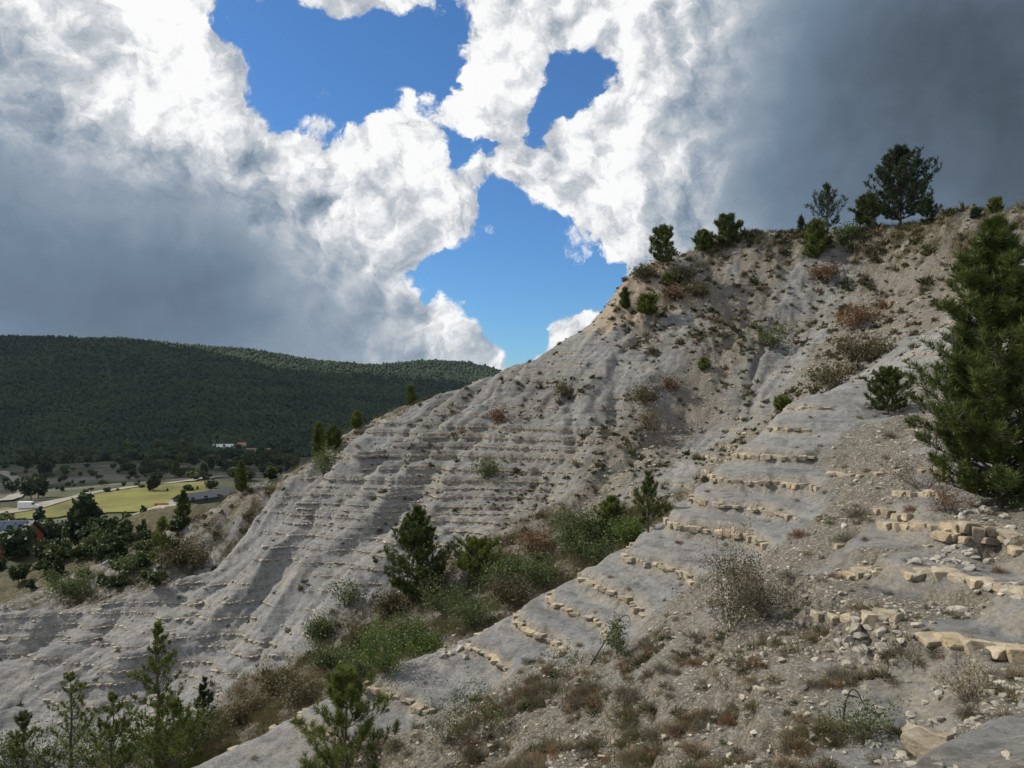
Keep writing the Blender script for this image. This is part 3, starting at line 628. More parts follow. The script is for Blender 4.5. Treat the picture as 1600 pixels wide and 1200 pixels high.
# ------------------------------------------------------------------ plants: generators
class Acc:
    def __init__(s): s.v = []; s.f = []; s.a = []; s.n = 0
    def add(s, V, f, a=0.5):
        V = np.asarray(V, float); s.v.append(V); s.f.append(np.asarray(f) + s.n); s.n += len(V); s.a.append(np.broadcast_to(np.asarray(a, float), (len(V),)))
    def mesh(s, name, mat, smooth=False):
        tri = [f for f in s.f if f.shape[1] == 3]; qd = [f for f in s.f if f.shape[1] == 4]
        fs = ([np.concatenate(tri)] if tri else []) + ([np.concatenate(qd)] if qd else [])
        return mesh_np(name, np.concatenate(s.v), fs, mat, smooth, {'var': np.concatenate(s.a)})
def tube(acc, pts, rad, k=5):
    pts = np.asarray(pts, float); n = len(pts); V = []
    for i in range(n):
        d = pts[min(i + 1, n - 1)] - pts[max(i - 1, 0)]; d /= np.linalg.norm(d) + 1e-9
        a = np.cross(d, [0.31, .2, 1.0] if abs(d[2]) < .9 else [1, 0, 0]); a /= np.linalg.norm(a) + 1e-9; b = np.cross(d, a)
        for q in range(k):
            t = 2 * math.pi * q / k; V.append(pts[i] + rad[i] * (math.cos(t) * a + math.sin(t) * b))
    f = [(i * k + q, i * k + (q + 1) % k, (i + 1) * k + (q + 1) % k, (i + 1) * k + q) for i in range(n - 1) for q in range(k)]
    acc.add(V, np.array(f))
def blades(acc, base, dirs, length, width, var, bend=0.0):
    """thin triangles; base (n,3), dirs (n,3) unit"""
    n = len(base); s = np.cross(dirs, np.random.default_rng(n).normal(0, 1, (n, 3))); s /= np.linalg.norm(s, axis=1)[:, None] + 1e-9
    w = (np.broadcast_to(width, (n,)) * .5)[:, None]; L_ = np.broadcast_to(length, (n,))[:, None]
    tip = base + dirs * L_; tip[:, 2] -= bend * np.broadcast_to(length, (n,))
    V = np.stack([base - s * w, base + s * w, tip], 1).reshape(-1, 3)
    acc.add(V, np.arange(3 * n).reshape(-1, 3), np.repeat(np.broadcast_to(var, (n,)), 3))
def unit(r, n):
    d = r.normal(0, 1, (n, 3)); return d / np.linalg.norm(d, axis=1)[:, None]

def pine_mesh(seed, H, Rd, base=.12, whorls=12, nbr=6, tufts=7, needles=14, nl=.11, nw=.008, droop=0.0, up=.45, dense=1.0, flat=0.0, lean=0.0, gaps=0.0):
    """a black pine: trunk with limbs, and the crown of needle tufts"""
    r = np.random.default_rng(seed); wood = Acc(); cr = Acc()
    tp = []
    for i in range(9):
        t = i / 8; tp.append((lean * H * t ** 1.5 + r.normal(0, .006) * H * (i > 0), r.normal(0, .006) * H * (i > 0), H * t * .97 - (.12 if i == 0 else 0)))
    tp = np.array(tp); tube(wood, tp, [max(.012, H * .018 * (1 - .88 * i / 8)) for i in range(9)], 7)
    def at(h): return np.array([np.interp(h, tp[:, 2], tp[:, q]) for q in range(3)])
    TB, TD, TV = [], [], []
    for wv in range(whorls):
        t = base + (1 - base) * (wv + r.uniform(-.3, .3)) / (whorls - .2); t = min(max(t, base * .8), .985)
        tt = max(0.0, (t - base) / (1 - base)); prof = (1 - tt ** (1.25 + flat * 1.6)) * (.62 + .38 * min(1, tt / .2)) + .05
        for b in range(nbr + r.integers(-1, 2)):
            if r.random() < gaps: continue
            a = 2 * math.pi * (b + r.uniform(-.35, .35)) / nbr + wv * 1.9; L_ = Rd * prof * r.uniform(.6, 1.2)
            p0 = at(H * t); el = up * (.35 + 1.1 * t) - droop * (1 - t) + r.normal(0, .12)
            pts = [p0]; d = np.array([math.cos(a) * math.cos(el), math.sin(a) * math.cos(el), math.sin(el)])
            for q in range(5):
                d = d + np.array([r.normal(0, .09), r.normal(0, .09), .11 + r.normal(0, .05)]); d /= np.linalg.norm(d); pts.append(pts[-1] + d * L_ / 5)
            pts = np.array(pts); r0 = max(.008, H * .0055 * (1 - .6 * t)); tube(wood, pts, [r0 * (1 - .8 * q / 5) for q in range(6)], 4)
            nt_ = max(2, int(tufts * dense * (.35 + .65 * prof)))
            for q in range(nt_):
                s = 1 - .74 * (q / max(1, nt_ - 1)) ** 1.2 if nt_ > 1 else 1
                f = s * 5; i = min(int(f), 4); pb = pts[i] * (1 - f + i) + pts[i + 1] * (f - i)
                dd = pts[min(i + 1, 5)] - pts[i]; dd /= np.linalg.norm(dd) + 1e-9
                lat = r.normal(0, 1, 3); lat[2] = abs(lat[2]) * .55 + .15; lat /= np.linalg.norm(lat)
                off = L_ * .30 * (1 - s * .55) * r.uniform(.25, 1.0) * (0 if q == 0 else 1)
                side = dd * .55 + lat * .85; side /= np.linalg.norm(side); tb = pb + side * off
                if off > .12 * Rd: tube(wood, [pb, (pb + tb) / 2 + r.normal(0, .02, 3) * L_, tb], [r0 * .4, r0 * .3, r0 * .2], 3)
                td = side * .6 + np.array([0, 0, .65]); td /= np.linalg.norm(td)
                TB.append(tb); TD.append(td); TV.append(r.uniform(.15, .8) + .2 * s)
    TB.append(at(H * .97)); TD.append(np.array([0, 0, 1.])); TV.append(.9)
    TB = np.array(TB); TD = np.array(TD); TV = np.array(TV); n = len(TB)
    # needles: shoot of a tuft, needles stand out and forward round it
    sh = nl * 1.1
    o = r.random((n, needles, 1)) ** .8; B = TB[:, None] + TD[:, None] * (o - .55) * sh
    N = unit(r, n * needles).reshape(n, needles, 3); N = N - (N * TD[:, None]).sum(2, keepdims=True) * TD[:, None] * .9
    N /= np.linalg.norm(N, axis=2, keepdims=True) + 1e-9; D = N * (1.0 - .35 * o) + TD[:, None] * (.35 + .75 * o); D /= np.linalg.norm(D, axis=2, keepdims=True)
    va = np.clip(np.repeat(TV, needles) + r.normal(0, .10, n * needles), 0, 1)
    blades(cr, B.reshape(-1, 3), D.reshape(-1, 3), nl * r.uniform(.75, 1.15, n * needles), nw, va)
    return wood, cr
def pine(name, seed, loc, H, Rd, label, group=None, mat='needle', rz=0, **k):
    wood, cr = pine_mesh(seed, H, Rd, **k)
    t = add(name, None, None, loc, rz, None, label, 'tree', group)
    add('trunk', wood.mesh('trunk', M['bark'], True), t); add('crown', cr.mesh('crown', M[mat]), t)
    return t

def shrub_acc(seed, H, W, stems=9, leaves=300, ls=.03, levels=2, spread=.9, rad=.008, leafy_low=.25):
    """stems branching from the root, with small leaves along the outer twigs"""
    r = np.random.default_rng(seed); wood = Acc(); lf = Acc(); tips = []
    def grow(p, d, L_, rd, lv):
        pts = [p]
        for q in range(4):
            d = d + r.normal(0, .16, 3) + np.array([0, 0, .05]); d /= np.linalg.norm(d); pts.append(pts[-1] + d * L_ / 4)
        tube(wood, pts, [rd * (1 - .18 * q) for q in range(5)], 3)
        for q in range(1, 5): tips.append((pts[q], d, lv))
        if lv < levels:
            for q in range(r.integers(2, 5)):
                i = r.integers(1, 5); nd_ = d + r.normal(0, .55, 3); nd_ /= np.linalg.norm(nd_); grow(pts[i], nd_, L_ * r.uniform(.4, .7), rd * .55, lv + 1)
    for s in range(stems):
        a = r.uniform(0, 6.28); e = r.uniform(.1, 1) ** .6 * spread
        d = np.array([math.cos(a) * e * W / H, math.sin(a) * e * W / H, 1.0]); d /= np.linalg.norm(d)
        grow(np.array([math.cos(a) * W * .05, math.sin(a) * W * .05, -.05]), d, H * r.uniform(.5, .85), rad * r.uniform(.7, 1.3), 0)
    tp = [t for t in tips if t[0][2] > H * leafy_low * r.random()]
    if leaves and tp:
        k = r.integers(0, len(tp), leaves); B = np.array([tp[i][0] for i in k]) + r.normal(0, ls * 1.6, (leaves, 3)); D = unit(r, leaves) + np.array([tp[i][1] for i in k]) * .6; D /= np.linalg.norm(D, axis=1)[:, None]
        S = np.cross(D, unit(r, leaves)); S /= np.linalg.norm(S, axis=1)[:, None]; l = (ls * r.uniform(.6, 1.4, leaves))[:, None]
        V = np.stack([B, B + D * l * .5 + S * l * .28, B + D * l, B + D * l * .5 - S * l * .28], 1).reshape(-1, 3)
        lf.add(V, np.arange(4 * leaves).reshape(-1, 4), np.repeat(r.random(leaves), 4))
    return wood, lf
def shrub(name, seed, loc, H, W, label, group=None, leaf='leaf', twig='twig', cat='shrub', rz=0, **k):
    wood, lf = shrub_acc(seed, H, W, **k)
    t = add(name, None, None, loc, rz, None, label, cat, group)
    add('stems', wood.mesh('stems', M[twig]), t)
    if lf.n: add('foliage', lf.mesh('foliage', M[leaf]), t)
    return t
def cushion_acc(seed, n=420, w=.010, round_=.6, top=1.0):
    """a low round plant of unit width: blades standing out from a dome"""
    r = np.random.default_rng(seed); ac = Acc(); d = unit(r, n); d[:, 2] = np.abs(d[:, 2]) * top + .05; d /= np.linalg.norm(d, axis=1)[:, None]
    lump = 1 + .28 * np.sin(3 * np.arctan2(d[:, 1], d[:, 0]) + seed) + .15 * np.sin(7 * np.arctan2(d[:, 1], d[:, 0]) + 2 * seed)
    b = d * (r.random((n, 1)) ** .5 * .30 * lump[:, None]); b[:, 2] *= round_; dd = d + r.normal(0, .38, (n, 3)); dd /= np.linalg.norm(dd, axis=1)[:, None]
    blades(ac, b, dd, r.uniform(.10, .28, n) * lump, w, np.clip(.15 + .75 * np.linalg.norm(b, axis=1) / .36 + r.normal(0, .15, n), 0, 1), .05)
    return ac
def grass_acc(seed, n=90, h=.3, w=.006, spread=.16, lean=.45):
    r = np.random.default_rng(seed); ac = Acc(); b = r.normal(0, spread, (n, 3)); b[:, 2] = -.02
    d = np.stack([r.normal(0, lean, n) + b[:, 0] * 1.5, r.normal(0, lean, n) + b[:, 1] * 1.5, np.ones(n)], 1); d /= np.linalg.norm(d, axis=1)[:, None]
    blades(ac, b, d, h * r.uniform(.4, 1.1, n), w, r.random(n), .12); return ac

# ------------------------------------------------------------------ pines, each where the photograph has it
def on(u, v): return hit(u, v)
def px(p, n): return n * p.y / F        # n photo pixels at that distance, in metres
def put_pine(u, v, top, wpx, label, d=None, **k):
    p = on(u, v) if d is None else upt(u, v, d)
    X, Y, Z = ray(u, top); H = Z / Y * p.y - p.z
    k.setdefault('seed', int(u * 7 + v)); sd = k.pop('seed')
    kk = dict(nl=max(.10, px(p, 5.0)), nw=max(.008, px(p, 1.15))); kk.update(k); kk['tufts'] = int(kk.get('tufts', 7) * 1.7); kk['needles'] = int(kk.get('needles', 14) * 1.15)
    return pine('pine_tree', sd, p, H, px(p, wpx) * .5, label, **kk)
put_pine(1562, 792, 346, 250, 'tall broad green pine standing over the rubble beside the limestone ledges', base=.03, whorls=24, nbr=9, tufts=16, needles=24, nl=.16, nw=.015, flat=.45, up=.3, mat='needle')
put_pine(1388, 648, 577, 88, 'small bushy pine alone on the grey marl of the near spur', mat='needle', base=.08, whorls=8, nbr=6, tufts=9, needles=20, flat=.2)
put_pine(540, 1235, 1042, 215, 'young bright green pine rising in front of the bare lower end of the near spur', d=13.2, mat='needle_y', base=.10, whorls=8, nbr=5, tufts=10, needles=40, nl=.13, nw=.009, up=.5, gaps=.05)
put_pine(652, 945, 795, 142, 'dark conical pine in the gully, taller of the two on its brushy floor', mat='needle', base=.04, whorls=15, nbr=7, tufts=14, needles=16)
put_pine(748, 960, 848, 105, 'green pine with a loose low crown beside the taller conical pine in the gully', mat='needle_y', base=.04, whorls=10, nbr=6, tufts=10, needles=15, flat=.3, d=34.5)
put_pine(955, 826, 778, 62, 'small dense pine where the gully narrows below the layered face', mat='needle_y', base=.05, whorls=8, nbr=6, tufts=8, needles=14)
put_pine(1013, 832, 738, 74, 'slender young pine with a bare leading shoot behind the near spur crest', mat='needle', base=.08, whorls=11, nbr=5, tufts=7, needles=14, gaps=.15)
put_pine(246, 1180, 966, 130, 'tall slender pine rising above the thicket at the gully mouth', mat='needle_y', base=.12, whorls=14, nbr=5, tufts=9, needles=16, gaps=.1, d=27)
put_pine(110, 1215, 1052, 150, 'thin open pine in the thicket at the gully mouth', mat='needle_y', base=.15, whorls=9, nbr=5, tufts=8, needles=15, gaps=.2, d=26)
put_pine(175, 1225, 1085, 150, 'low spreading pine between two taller ones in the gully mouth thicket', mat='needle_y', base=.05, whorls=8, nbr=6, tufts=10, needles=15, d=25.5)
put_pine(270, 1225, 1095, 150, 'bushy bright pine at the foot of the tall slender pine', mat='needle_y', base=.05, whorls=8, nbr=6, tufts=10, needles=16, d=25)
put_pine(35, 1230, 1110, 125, 'low dark pine at the outer edge of the gully mouth thicket', mat='needle', base=.05, whorls=8, nbr=6, tufts=9, needles=15, d=26)
put_pine(318, 1130, 1058, 42, 'small scraggy dark pine on the bank above the gully mouth', mat='needle_d', base=.1, whorls=7, nbr=5, tufts=6, needles=14, d=30.5)
put_pine(1036, 420, 356, 56, 'lone pine with a rounded crown on top of the tan knob', mat='needle', base=.16, whorls=11, nbr=6, tufts=8, needles=12, flat=.55)
put_pine(1136, 385, 340, 54, 'round pine on the crest, larger of a joined pair', mat='needle', base=.08, whorls=8, nbr=7, tufts=9, needles=12, flat=.7)
put_pine(1100, 397, 362, 40, 'small pine on the crest leaning against a larger round one', mat='needle', base=.06, whorls=7, nbr=6, tufts=7, needles=12, flat=.4)
put_pine(1292, 372, 289, 80, 'thin see-through grey-green pine on the crest left of the big one', mat='needle_d', base=.15, whorls=11, nbr=5, tufts=5, needles=10, gaps=.15, up=.75)
put_pine(1408, 352, 234, 120, 'big dense dark pine dominating the crest of the hill', mat='needle_d', base=.08, whorls=15, nbr=8, tufts=14, needles=12, flat=.35)
put_pine(1355, 356, 305, 56, 'low bushy pine against the flank of the big crest pine', mat='needle', base=.03, whorls=7, nbr=7, tufts=9, needles=12, flat=.5)
put_pine(1450, 350, 312, 40, 'small dark pine in the lee of the big crest pine', mat='needle_d', base=.03, whorls=6, nbr=6, tufts=7, needles=12, flat=.5)
put_pine(1275, 405, 345, 50, 'bright bushy pine just below the crest under the thin grey-green one', mat='needle_y', base=.02, whorls=9, nbr=7, tufts=9, needles=12, flat=.5)
put_pine(1252, 366, 338, 16, 'tiny pine on the crest beside the thin grey-green one', mat='needle_d', base=.05, whorls=5, nbr=5, tufts=4, needles=10)
put_pine(1556, 334, 312, 26, 'stubby pine on the stony right shoulder of the crest', mat='needle_y', base=.03, whorls=5, nbr=6, tufts=6, needles=10, flat=.5)
put_pine(1525, 342, 328, 20, 'dark dwarf pine on the crest beside a stubby one', mat='needle_d', base=.03, whorls=5, nbr=6, tufts=5, needles=10, flat=.5)
put_pine(977, 484, 450, 22, 'small pine clinging to the edge of the tan knob', mat='needle', base=.05, whorls=7, nbr=5, tufts=5, needles=10)
put_pine(1012, 494, 464, 44, 'bushy yellow-green pine on the face of the tan knob', mat='needle_y', base=.02, whorls=6, nbr=7, tufts=8, needles=12, flat=.8)
put_pine(1043, 448, 430, 18, 'dwarf pine under the brush cap of the tan knob', mat='needle_y', base=.02, whorls=5, nbr=5, tufts=5, needles=10, flat=.5)
put_pine(498, 716, 660, 32, 'dark narrow pine, highest of the clump on the descending ridge', mat='needle', base=.04, whorls=9, nbr=6, tufts=6, needles=10)
put_pine(520, 704, 668, 34, 'rounded pine of the clump on the descending ridge', mat='needle', base=.04, whorls=8, nbr=6, tufts=7, needles=10, flat=.4)
put_pine(557, 664, 644, 22, 'small yellow-green pine on the ridge above the pine clump', mat='needle_y', base=.02, whorls=5, nbr=6, tufts=6, needles=10, flat=.5)
put_pine(642, 618, 602, 18, 'dwarf pine on the skyline of the ridge against the mountain', mat='needle', base=.02, whorls=5, nbr=6, tufts=5, needles=10, flat=.5)
put_pine(376, 770, 722, 30, 'small pine at the lower end of the ridge above the shaded face', mat='needle', base=.05, whorls=8, nbr=5, tufts=6, needles=10)
put_pine(286, 822, 768, 34, 'pine on the far bank beside the field', mat='needle', base=.05, whorls=9, nbr=5, tufts=6, needles=10)
put_pine(252, 890, 806, 50, 'open crowned young pine in the hollow behind the grey rib', mat='needle_y', base=.1, whorls=10, nbr=5, tufts=6, needles=10, gaps=.15)
put_pine(1100, 578, 562, 22, 'dwarf green pine in the stony upper gully', mat='needle_y', base=.02, whorls=5, nbr=6, tufts=5, needles=10, flat=.5)
put_pine(1222, 642, 622, 30, 'low green pine at the rim of the near spur', mat='needle_y', base=.02, whorls=5, nbr=6, tufts=6, needles=12, flat=.6)

# ------------------------------------------------------------------ shrubs
def put_shrub(u, v, hpx, wpx, label, **k):
    p = on(u, v); H = px(p, hpx); W = px(p, wpx)
    k.setdefault('ls', max(.028, px(p, 3.4))); k['leaves'] = int(k.get('leaves', 300) * 1.7); k.setdefault('rad', max(.006, px(p, .45)))
    k.setdefault('seed', int(u * 3 + v * 5)); sd = k.pop('seed'); nm = k.pop('name', 'shrub')
    return shrub(nm, sd, p, H, W * .62, label, **k)
put_shrub(1140, 985, 125, 150, 'large grey twiggy shrub with sparse leaves between the near spur and the rubble', leaf='leaf_br', stems=22, leaves=2600, levels=3, spread=.95)
put_shrub(1195, 965, 70, 90, 'round brown-grey shrub pressed against the large twiggy one', leaf='dry_g', stems=16, leaves=1500, levels=2, spread=1.1)
put_shrub(893, 866, 62, 80, 'tall pale green shrub of upright stems in the gully', leaf='leaf', stems=14, leaves=1500, levels=2, spread=.6)
put_shrub(945, 846, 40, 110, 'broad dark green shrub under the small gully pines', leaf='leaf', stems=18, leaves=2200, levels=2, spread=1.3)
put_shrub(968, 1025, 55, 60, 'half dead leafy shrub with a dark looping branch on bare marl', leaf='leaf', stems=7, leaves=700, levels=2, spread=.9)
put_shrub(880, 1115, 95, 60, 'leggy shrub with bare stems and few leaves at the rubble edge', leaf='leaf', stems=6, leaves=260, levels=2, spread=.5)
put_shrub(755, 1150, 85, 110, 'thin pale green shrub of whippy stems at the foot of the near spur', leaf='leaf', stems=11, leaves=620, levels=2, spread=.8)
put_shrub(695, 1165, 60, 60, 'low wispy shrub next to the whippy pale green one', leaf='leaf', stems=8, leaves=350, levels=2, spread=.9)
put_shrub(1442, 765, 60, 120, 'bare spreading grey shrub with pale twigs left of the tall pine', leaf='dry_g', stems=20, leaves=350, levels=3, spread=1.4)
put_shrub(1480, 800, 40, 70, 'brown leafless brush beneath the tall broad pine', leaf='dry_r', stems=16, leaves=500, levels=2, spread=1.3)
put_shrub(1330, 1165, 75, 130, 'straggling green shrub with a bent black stem in the foreground rubble', leaf='leaf', stems=9, leaves=900, levels=2, spread=1.0, ls=.03)
put_shrub(1515, 1095, 70, 110, 'dry spiky brown bush above the lowest grey slab', leaf='dry', stems=22, leaves=500, levels=1, spread=1.3)
put_shrub(541, 950, 38, 40, 'grey green ball shrub at the edge of the brushy gully floor', leaf='leaf', stems=12, leaves=500, levels=2, spread=1.2)
put_shrub(605, 1050, 60, 75, 'bright green leafy bush low on the gully floor', leaf='leaf_b', stems=14, leaves=1800, levels=2, spread=1.0)
put_shrub(640, 1010, 50, 70, 'olive bush just above the bright green one in the gully', leaf='leaf', stems=14, leaves=1300, levels=2, spread=1.1)
put_shrub(1210, 545, 38, 50, 'pale green rounded shrub on the upper face', leaf='leaf', stems=12, leaves=600, levels=2, spread=1.1)
put_shrub(1300, 608, 42, 75, 'dark olive brush behind the crest of the near spur', leaf='leaf_br', stems=14, leaves=1200, levels=2, spread=1.2)
put_shrub(1350, 565, 46, 130, 'broad russet and olive brush filling the upper hollow', leaf='leaf_br', stems=22, leaves=2400, levels=2, spread=1.3)
put_shrub(1345, 510, 34, 110, 'reddish brown brush at the head of the upper hollow', leaf='dry_r', stems=18, leaves=1500, levels=2, spread=1.4)
put_shrub(1290, 436, 26, 80, 'flat russet brush mat below the bright bushy crest pine', leaf='dry_r', stems=16, leaves=900, levels=1, spread=1.6)
put_shrub(1320, 376, 26, 70, 'dark green brush on the crest between two pines', leaf='leaf', stems=14, leaves=900, levels=1, spread=1.4)
put_shrub(1010, 435, 18, 50, 'brown brush cap on the left brow of the tan knob', leaf='leaf_br', stems=14, leaves=700, levels=1, spread=1.6)
put_shrub(1060, 440, 22, 60, 'brown brush on the right brow of the tan knob', leaf='leaf_br', stems=14, leaves=800, levels=1, spread=1.6)
put_shrub(1085, 465, 24, 55, 'dark brush hanging down the shaded flank of the tan knob', leaf='leaf_br', stems=14, leaves=800, levels=1, spread=1.5)
put_shrub(1055, 470, 22, 34, 'reddish bush on the bare front of the tan knob', leaf='dry_r', stems=12, leaves=500, levels=1, spread=1.3)
put_shrub(290, 892, 46, 100, 'wide olive thicket in the hollow behind the grey rib', leaf='leaf_br', stems=22, leaves=2400, levels=2, spread=1.4)
put_shrub(212, 895, 34, 50, 'dark green bush beside the wide olive thicket', leaf='leaf', stems=12, leaves=900, levels=2, spread=1.2)
put_shrub(120, 930, 40, 90, 'shaded dark bush at the start of the pale rib', leaf='leaf', stems=16, leaves=1300, levels=2, spread=1.3)
put_shrub(505, 745, 42, 34, 'dim grey green shrub in the hollow under the ridge clump', leaf='leaf', stems=10, leaves=600, levels=2, spread=.9)
put_shrub(760, 745, 24, 36, 'pale green shrub on the layered face', leaf='leaf', stems=12, leaves=500, levels=2, spread=1.1)
put_shrub(880, 620, 20, 22, 'dark ball shrub beside a runnel of the far face', leaf='leaf_br', stems=10, leaves=400, levels=1, spread=1.1)
put_shrub(1008, 630, 26, 44, 'dark brown bush on the stony upper face', leaf='leaf_br', stems=12, leaves=600, levels=1, spread=1.2)
put_shrub(1045, 610, 18, 26, 'small russet bush above the dark brown one', leaf='dry_r', stems=10, leaves=350, levels=1, spread=1.2)
put_shrub(1010, 675, 34, 36, 'straw coloured stalky bush by the stony runnel', leaf='dry', stems=14, leaves=250, levels=2, spread=.9)
put_shrub(780, 660, 22, 26, 'russet bush on the rib of the far face', leaf='dry_r', stems=10, leaves=400, levels=1, spread=1.2)
put_shrub(830, 870, 40, 60, 'russet brush on the gully bank', leaf='dry_r', stems=16, leaves=900, levels=2, spread=1.3)
put_shrub(800, 905, 40, 60, 'olive brush spilling down to the green gully pine', leaf='leaf', stems=16, leaves=1100, levels=2, spread=1.2)
put_shrub(1580, 790, 60, 110, 'yellow green bush at the foot of the tall broad pine', leaf='leaf_b', stems=14, leaves=1300, levels=2, spread=1.1)
for n_, (u, v, hp, wp, lf_, lb) in enumerate([(90, 1195, 70, 130, 'leaf', 'leafy undergrowth under the thin open pine at the gully mouth'), (185, 1200, 80, 120, 'leaf_b', 'bright undergrowth between the gully mouth pines'), (255, 1200, 90, 110, 'leaf_b', 'tall bright undergrowth below the tall slender pine'), (310, 1175, 60, 80, 'leaf', 'olive undergrowth on the inner side of the gully mouth'), (20, 1195, 60, 110, 'leaf', 'dark undergrowth at the outer side of the gully mouth'),
        (380, 1125, 34, 90, 'leaf_br', 'brown brush strip low in the gully'), (440, 1085, 34, 90, 'leaf_br', 'browning brush clump further up the gully floor'), (520, 1040, 36, 80, 'leaf', 'olive brush clump on the gully floor'), (500, 1000, 28, 50, 'leaf', 'small olive brush clump against the grey rib foot'), (570, 1010, 36, 80, 'leaf_br', 'brown brush clump beside the olive bush in the gully'), (700, 960, 50, 90, 'leaf', 'dark brush between the two gully pines'), (610, 960, 30, 50, 'leaf_br', 'brown bush left of the conical pine'), (780, 930, 44, 70, 'leaf', 'green brush right of the loose crowned gully pine'), (470, 1100, 40, 80, 'leaf_br', 'brown brush against the back of the near spur, lowest of a line'), (545, 1068, 42, 70, 'leaf', 'olive brush against the back of the near spur below the bright bush'), (660, 1022, 44, 80, 'leaf_b', 'bright brush just over the crest of the near spur'), (735, 985, 50, 80, 'leaf', 'dense green brush at the foot of the loose crowned gully pine'), (800, 945, 44, 70, 'leaf_br', 'brown brush just over the near spur crest above the white bed'), (850, 915, 46, 80, 'leaf', 'green brush just over the near spur crest below the tall pale shrub'), (920, 880, 44, 80, 'leaf', 'green brush just over the near spur crest below the small dense pine'), (985, 850, 40, 60, 'leaf_b', 'bright brush between the two small gully pines')]):
    put_shrub(u, v, hp, wp, lb, leaf=lf_, stems=16, leaves=1300, levels=2, spread=1.2)
# the dark looping branches of dead wood
def dead_branch(pts, rad, label):
    ac = Acc(); ps = []
    base = on(*pts[0])
    for u, v in pts:
        X, Y, Z = ray(u, v); k = base.y / Y; ps.append((X * k - base.x, (len(ps) % 3) * .03, Z * k - base.z))
    ps = np.array(ps); t = np.linspace(0, len(ps) - 1, len(ps) * 4); P = np.stack([np.interp(t, np.arange(len(ps)), ps[:, q]) for q in range(3)], 1)
    for _ in range(3): P[1:-1] = (P[:-2] + 2 * P[1:-1] + P[2:]) / 4
    tube(ac, P, [rad * (1 - .75 * i / len(P)) for i in range(len(P))], 6)
    return add('dead_branch', ac.mesh('dead_branch', M['black_twig'], True), None, base, 0, None, label, 'branch')
dead_branch([(922, 1040), (940, 1012), (958, 985), (968, 966), (980, 960), (986, 968), (984, 978)], .017, 'dark looping dead branch arching over bare marl beside the leafy shrub')
dead_branch([(1318, 1125), (1322, 1098), (1334, 1078), (1340, 1080), (1350, 1100), (1362, 1118)], .014, 'bent black dead stem rising out of the straggling green shrub')
dead_branch([(1440, 935), (1470, 922), (1490, 912), (1506, 905)], .014, 'dry fallen branch lying under the broken ledge')

# ------------------------------------------------------------------ cushions and tufts: individuals first, the rest as scrub
KINDS = [('scrub_o', 'dark olive'), ('scrub_b', 'dark brown'), ('dry_g', 'grey'), ('dry_r', 'russet'), ('dry', 'straw coloured'), ('grass', 'dull green')]
CU = {}
for mk, _ in KINDS:
    CU[mk] = [(cushion_acc(40 + s, 520, .012, .65)) for s in range(4)]
CUM = {mk: [a.mesh('cushion_plant', M[mk]) for a in l] for mk, l in CU.items()}
NAMED = [(1035, 1050, 46, 'dry_g', 'round purple-grey cushion plant alone on pale rubble beside bare marl'), (905, 1095, 62, 'dry_r', 'wide brown cushion plant at the lower rubble edge'), (925, 1080, 60, 'dry_g', 'grey cushion plant at the lower rubble edge behind a brown one'),
         (1232, 905, 52, 'dry_g', 'grey brown cushion plant above the shaded gully wall'), (1340, 810, 62, 'dry_g', 'large grey cushion plant left of the long upper ledge'), (1322, 848, 52, 'dry_g', 'darker grey cushion plant below the large one by the long ledge'), (1248, 840, 46, 'dry_r', 'russet cushion plant where the near spur ledges end'),
         (1425, 800, 34, 'dry_r', 'russet cushion plant beside the shaded hollow under the upper ledge'), (1390, 685, 30, 'dry_g', 'small dark cushion plant below the small bushy pine'), (1060, 850, 18, 'dry_r', 'tiny russet tuft on the smooth marl of the near spur'), (1040, 893, 20, 'dry_g', 'tiny grey tuft between two near spur ledges'),
         (905, 1010, 18, 'dry_r', 'tiny russet tuft on the lower marl of the near spur'), (1560, 895, 34, 'dry_r', 'orange brown tuft on the rubble by the broken ledge'), (1390, 1030, 36, 'dry_g', 'spiky grey tuft beside the stone heap'), (1450, 990, 26, 'grass', 'yellow green tuft at the tip of the lower right ledge'),
         (1175, 1110, 44, 'grass', 'green tuft in the foreground rubble'), (990, 1085, 40, 'dry_g', 'grey tuft on the pale rubble apron'), (1045, 1090, 24, 'dry_g', 'small dark tuft next to a larger grey one on the apron'), (1015, 1120, 60, 'grass', 'olive clump in the middle of the rubble apron'), (1060, 1150, 66, 'dry_r', 'brown clump in the middle of the rubble apron'), (1085, 1180, 60, 'dry_r', 'reddish clump low on the rubble apron'),
         (1085, 1000, 44, 'dry_g', 'grey cushion plant below the large twiggy shrub'), (1310, 1060, 60, 'dry_g', 'wide grey cushion plant on the bank above the marl window'), (1270, 1075, 56, 'dry_g', 'pale grey cushion plant on the bank beside the stone heap'), (1590, 1060, 60, 'dry', 'straw clump right of the dry spiky bush')]
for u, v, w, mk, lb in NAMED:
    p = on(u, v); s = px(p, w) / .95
    add('cushion_plant', CUM[mk][int(u) % 4], None, p, rng.uniform(0, 6.28), (s, s, s * rng.uniform(.8, 1.05)), lb, 'shrub', None)
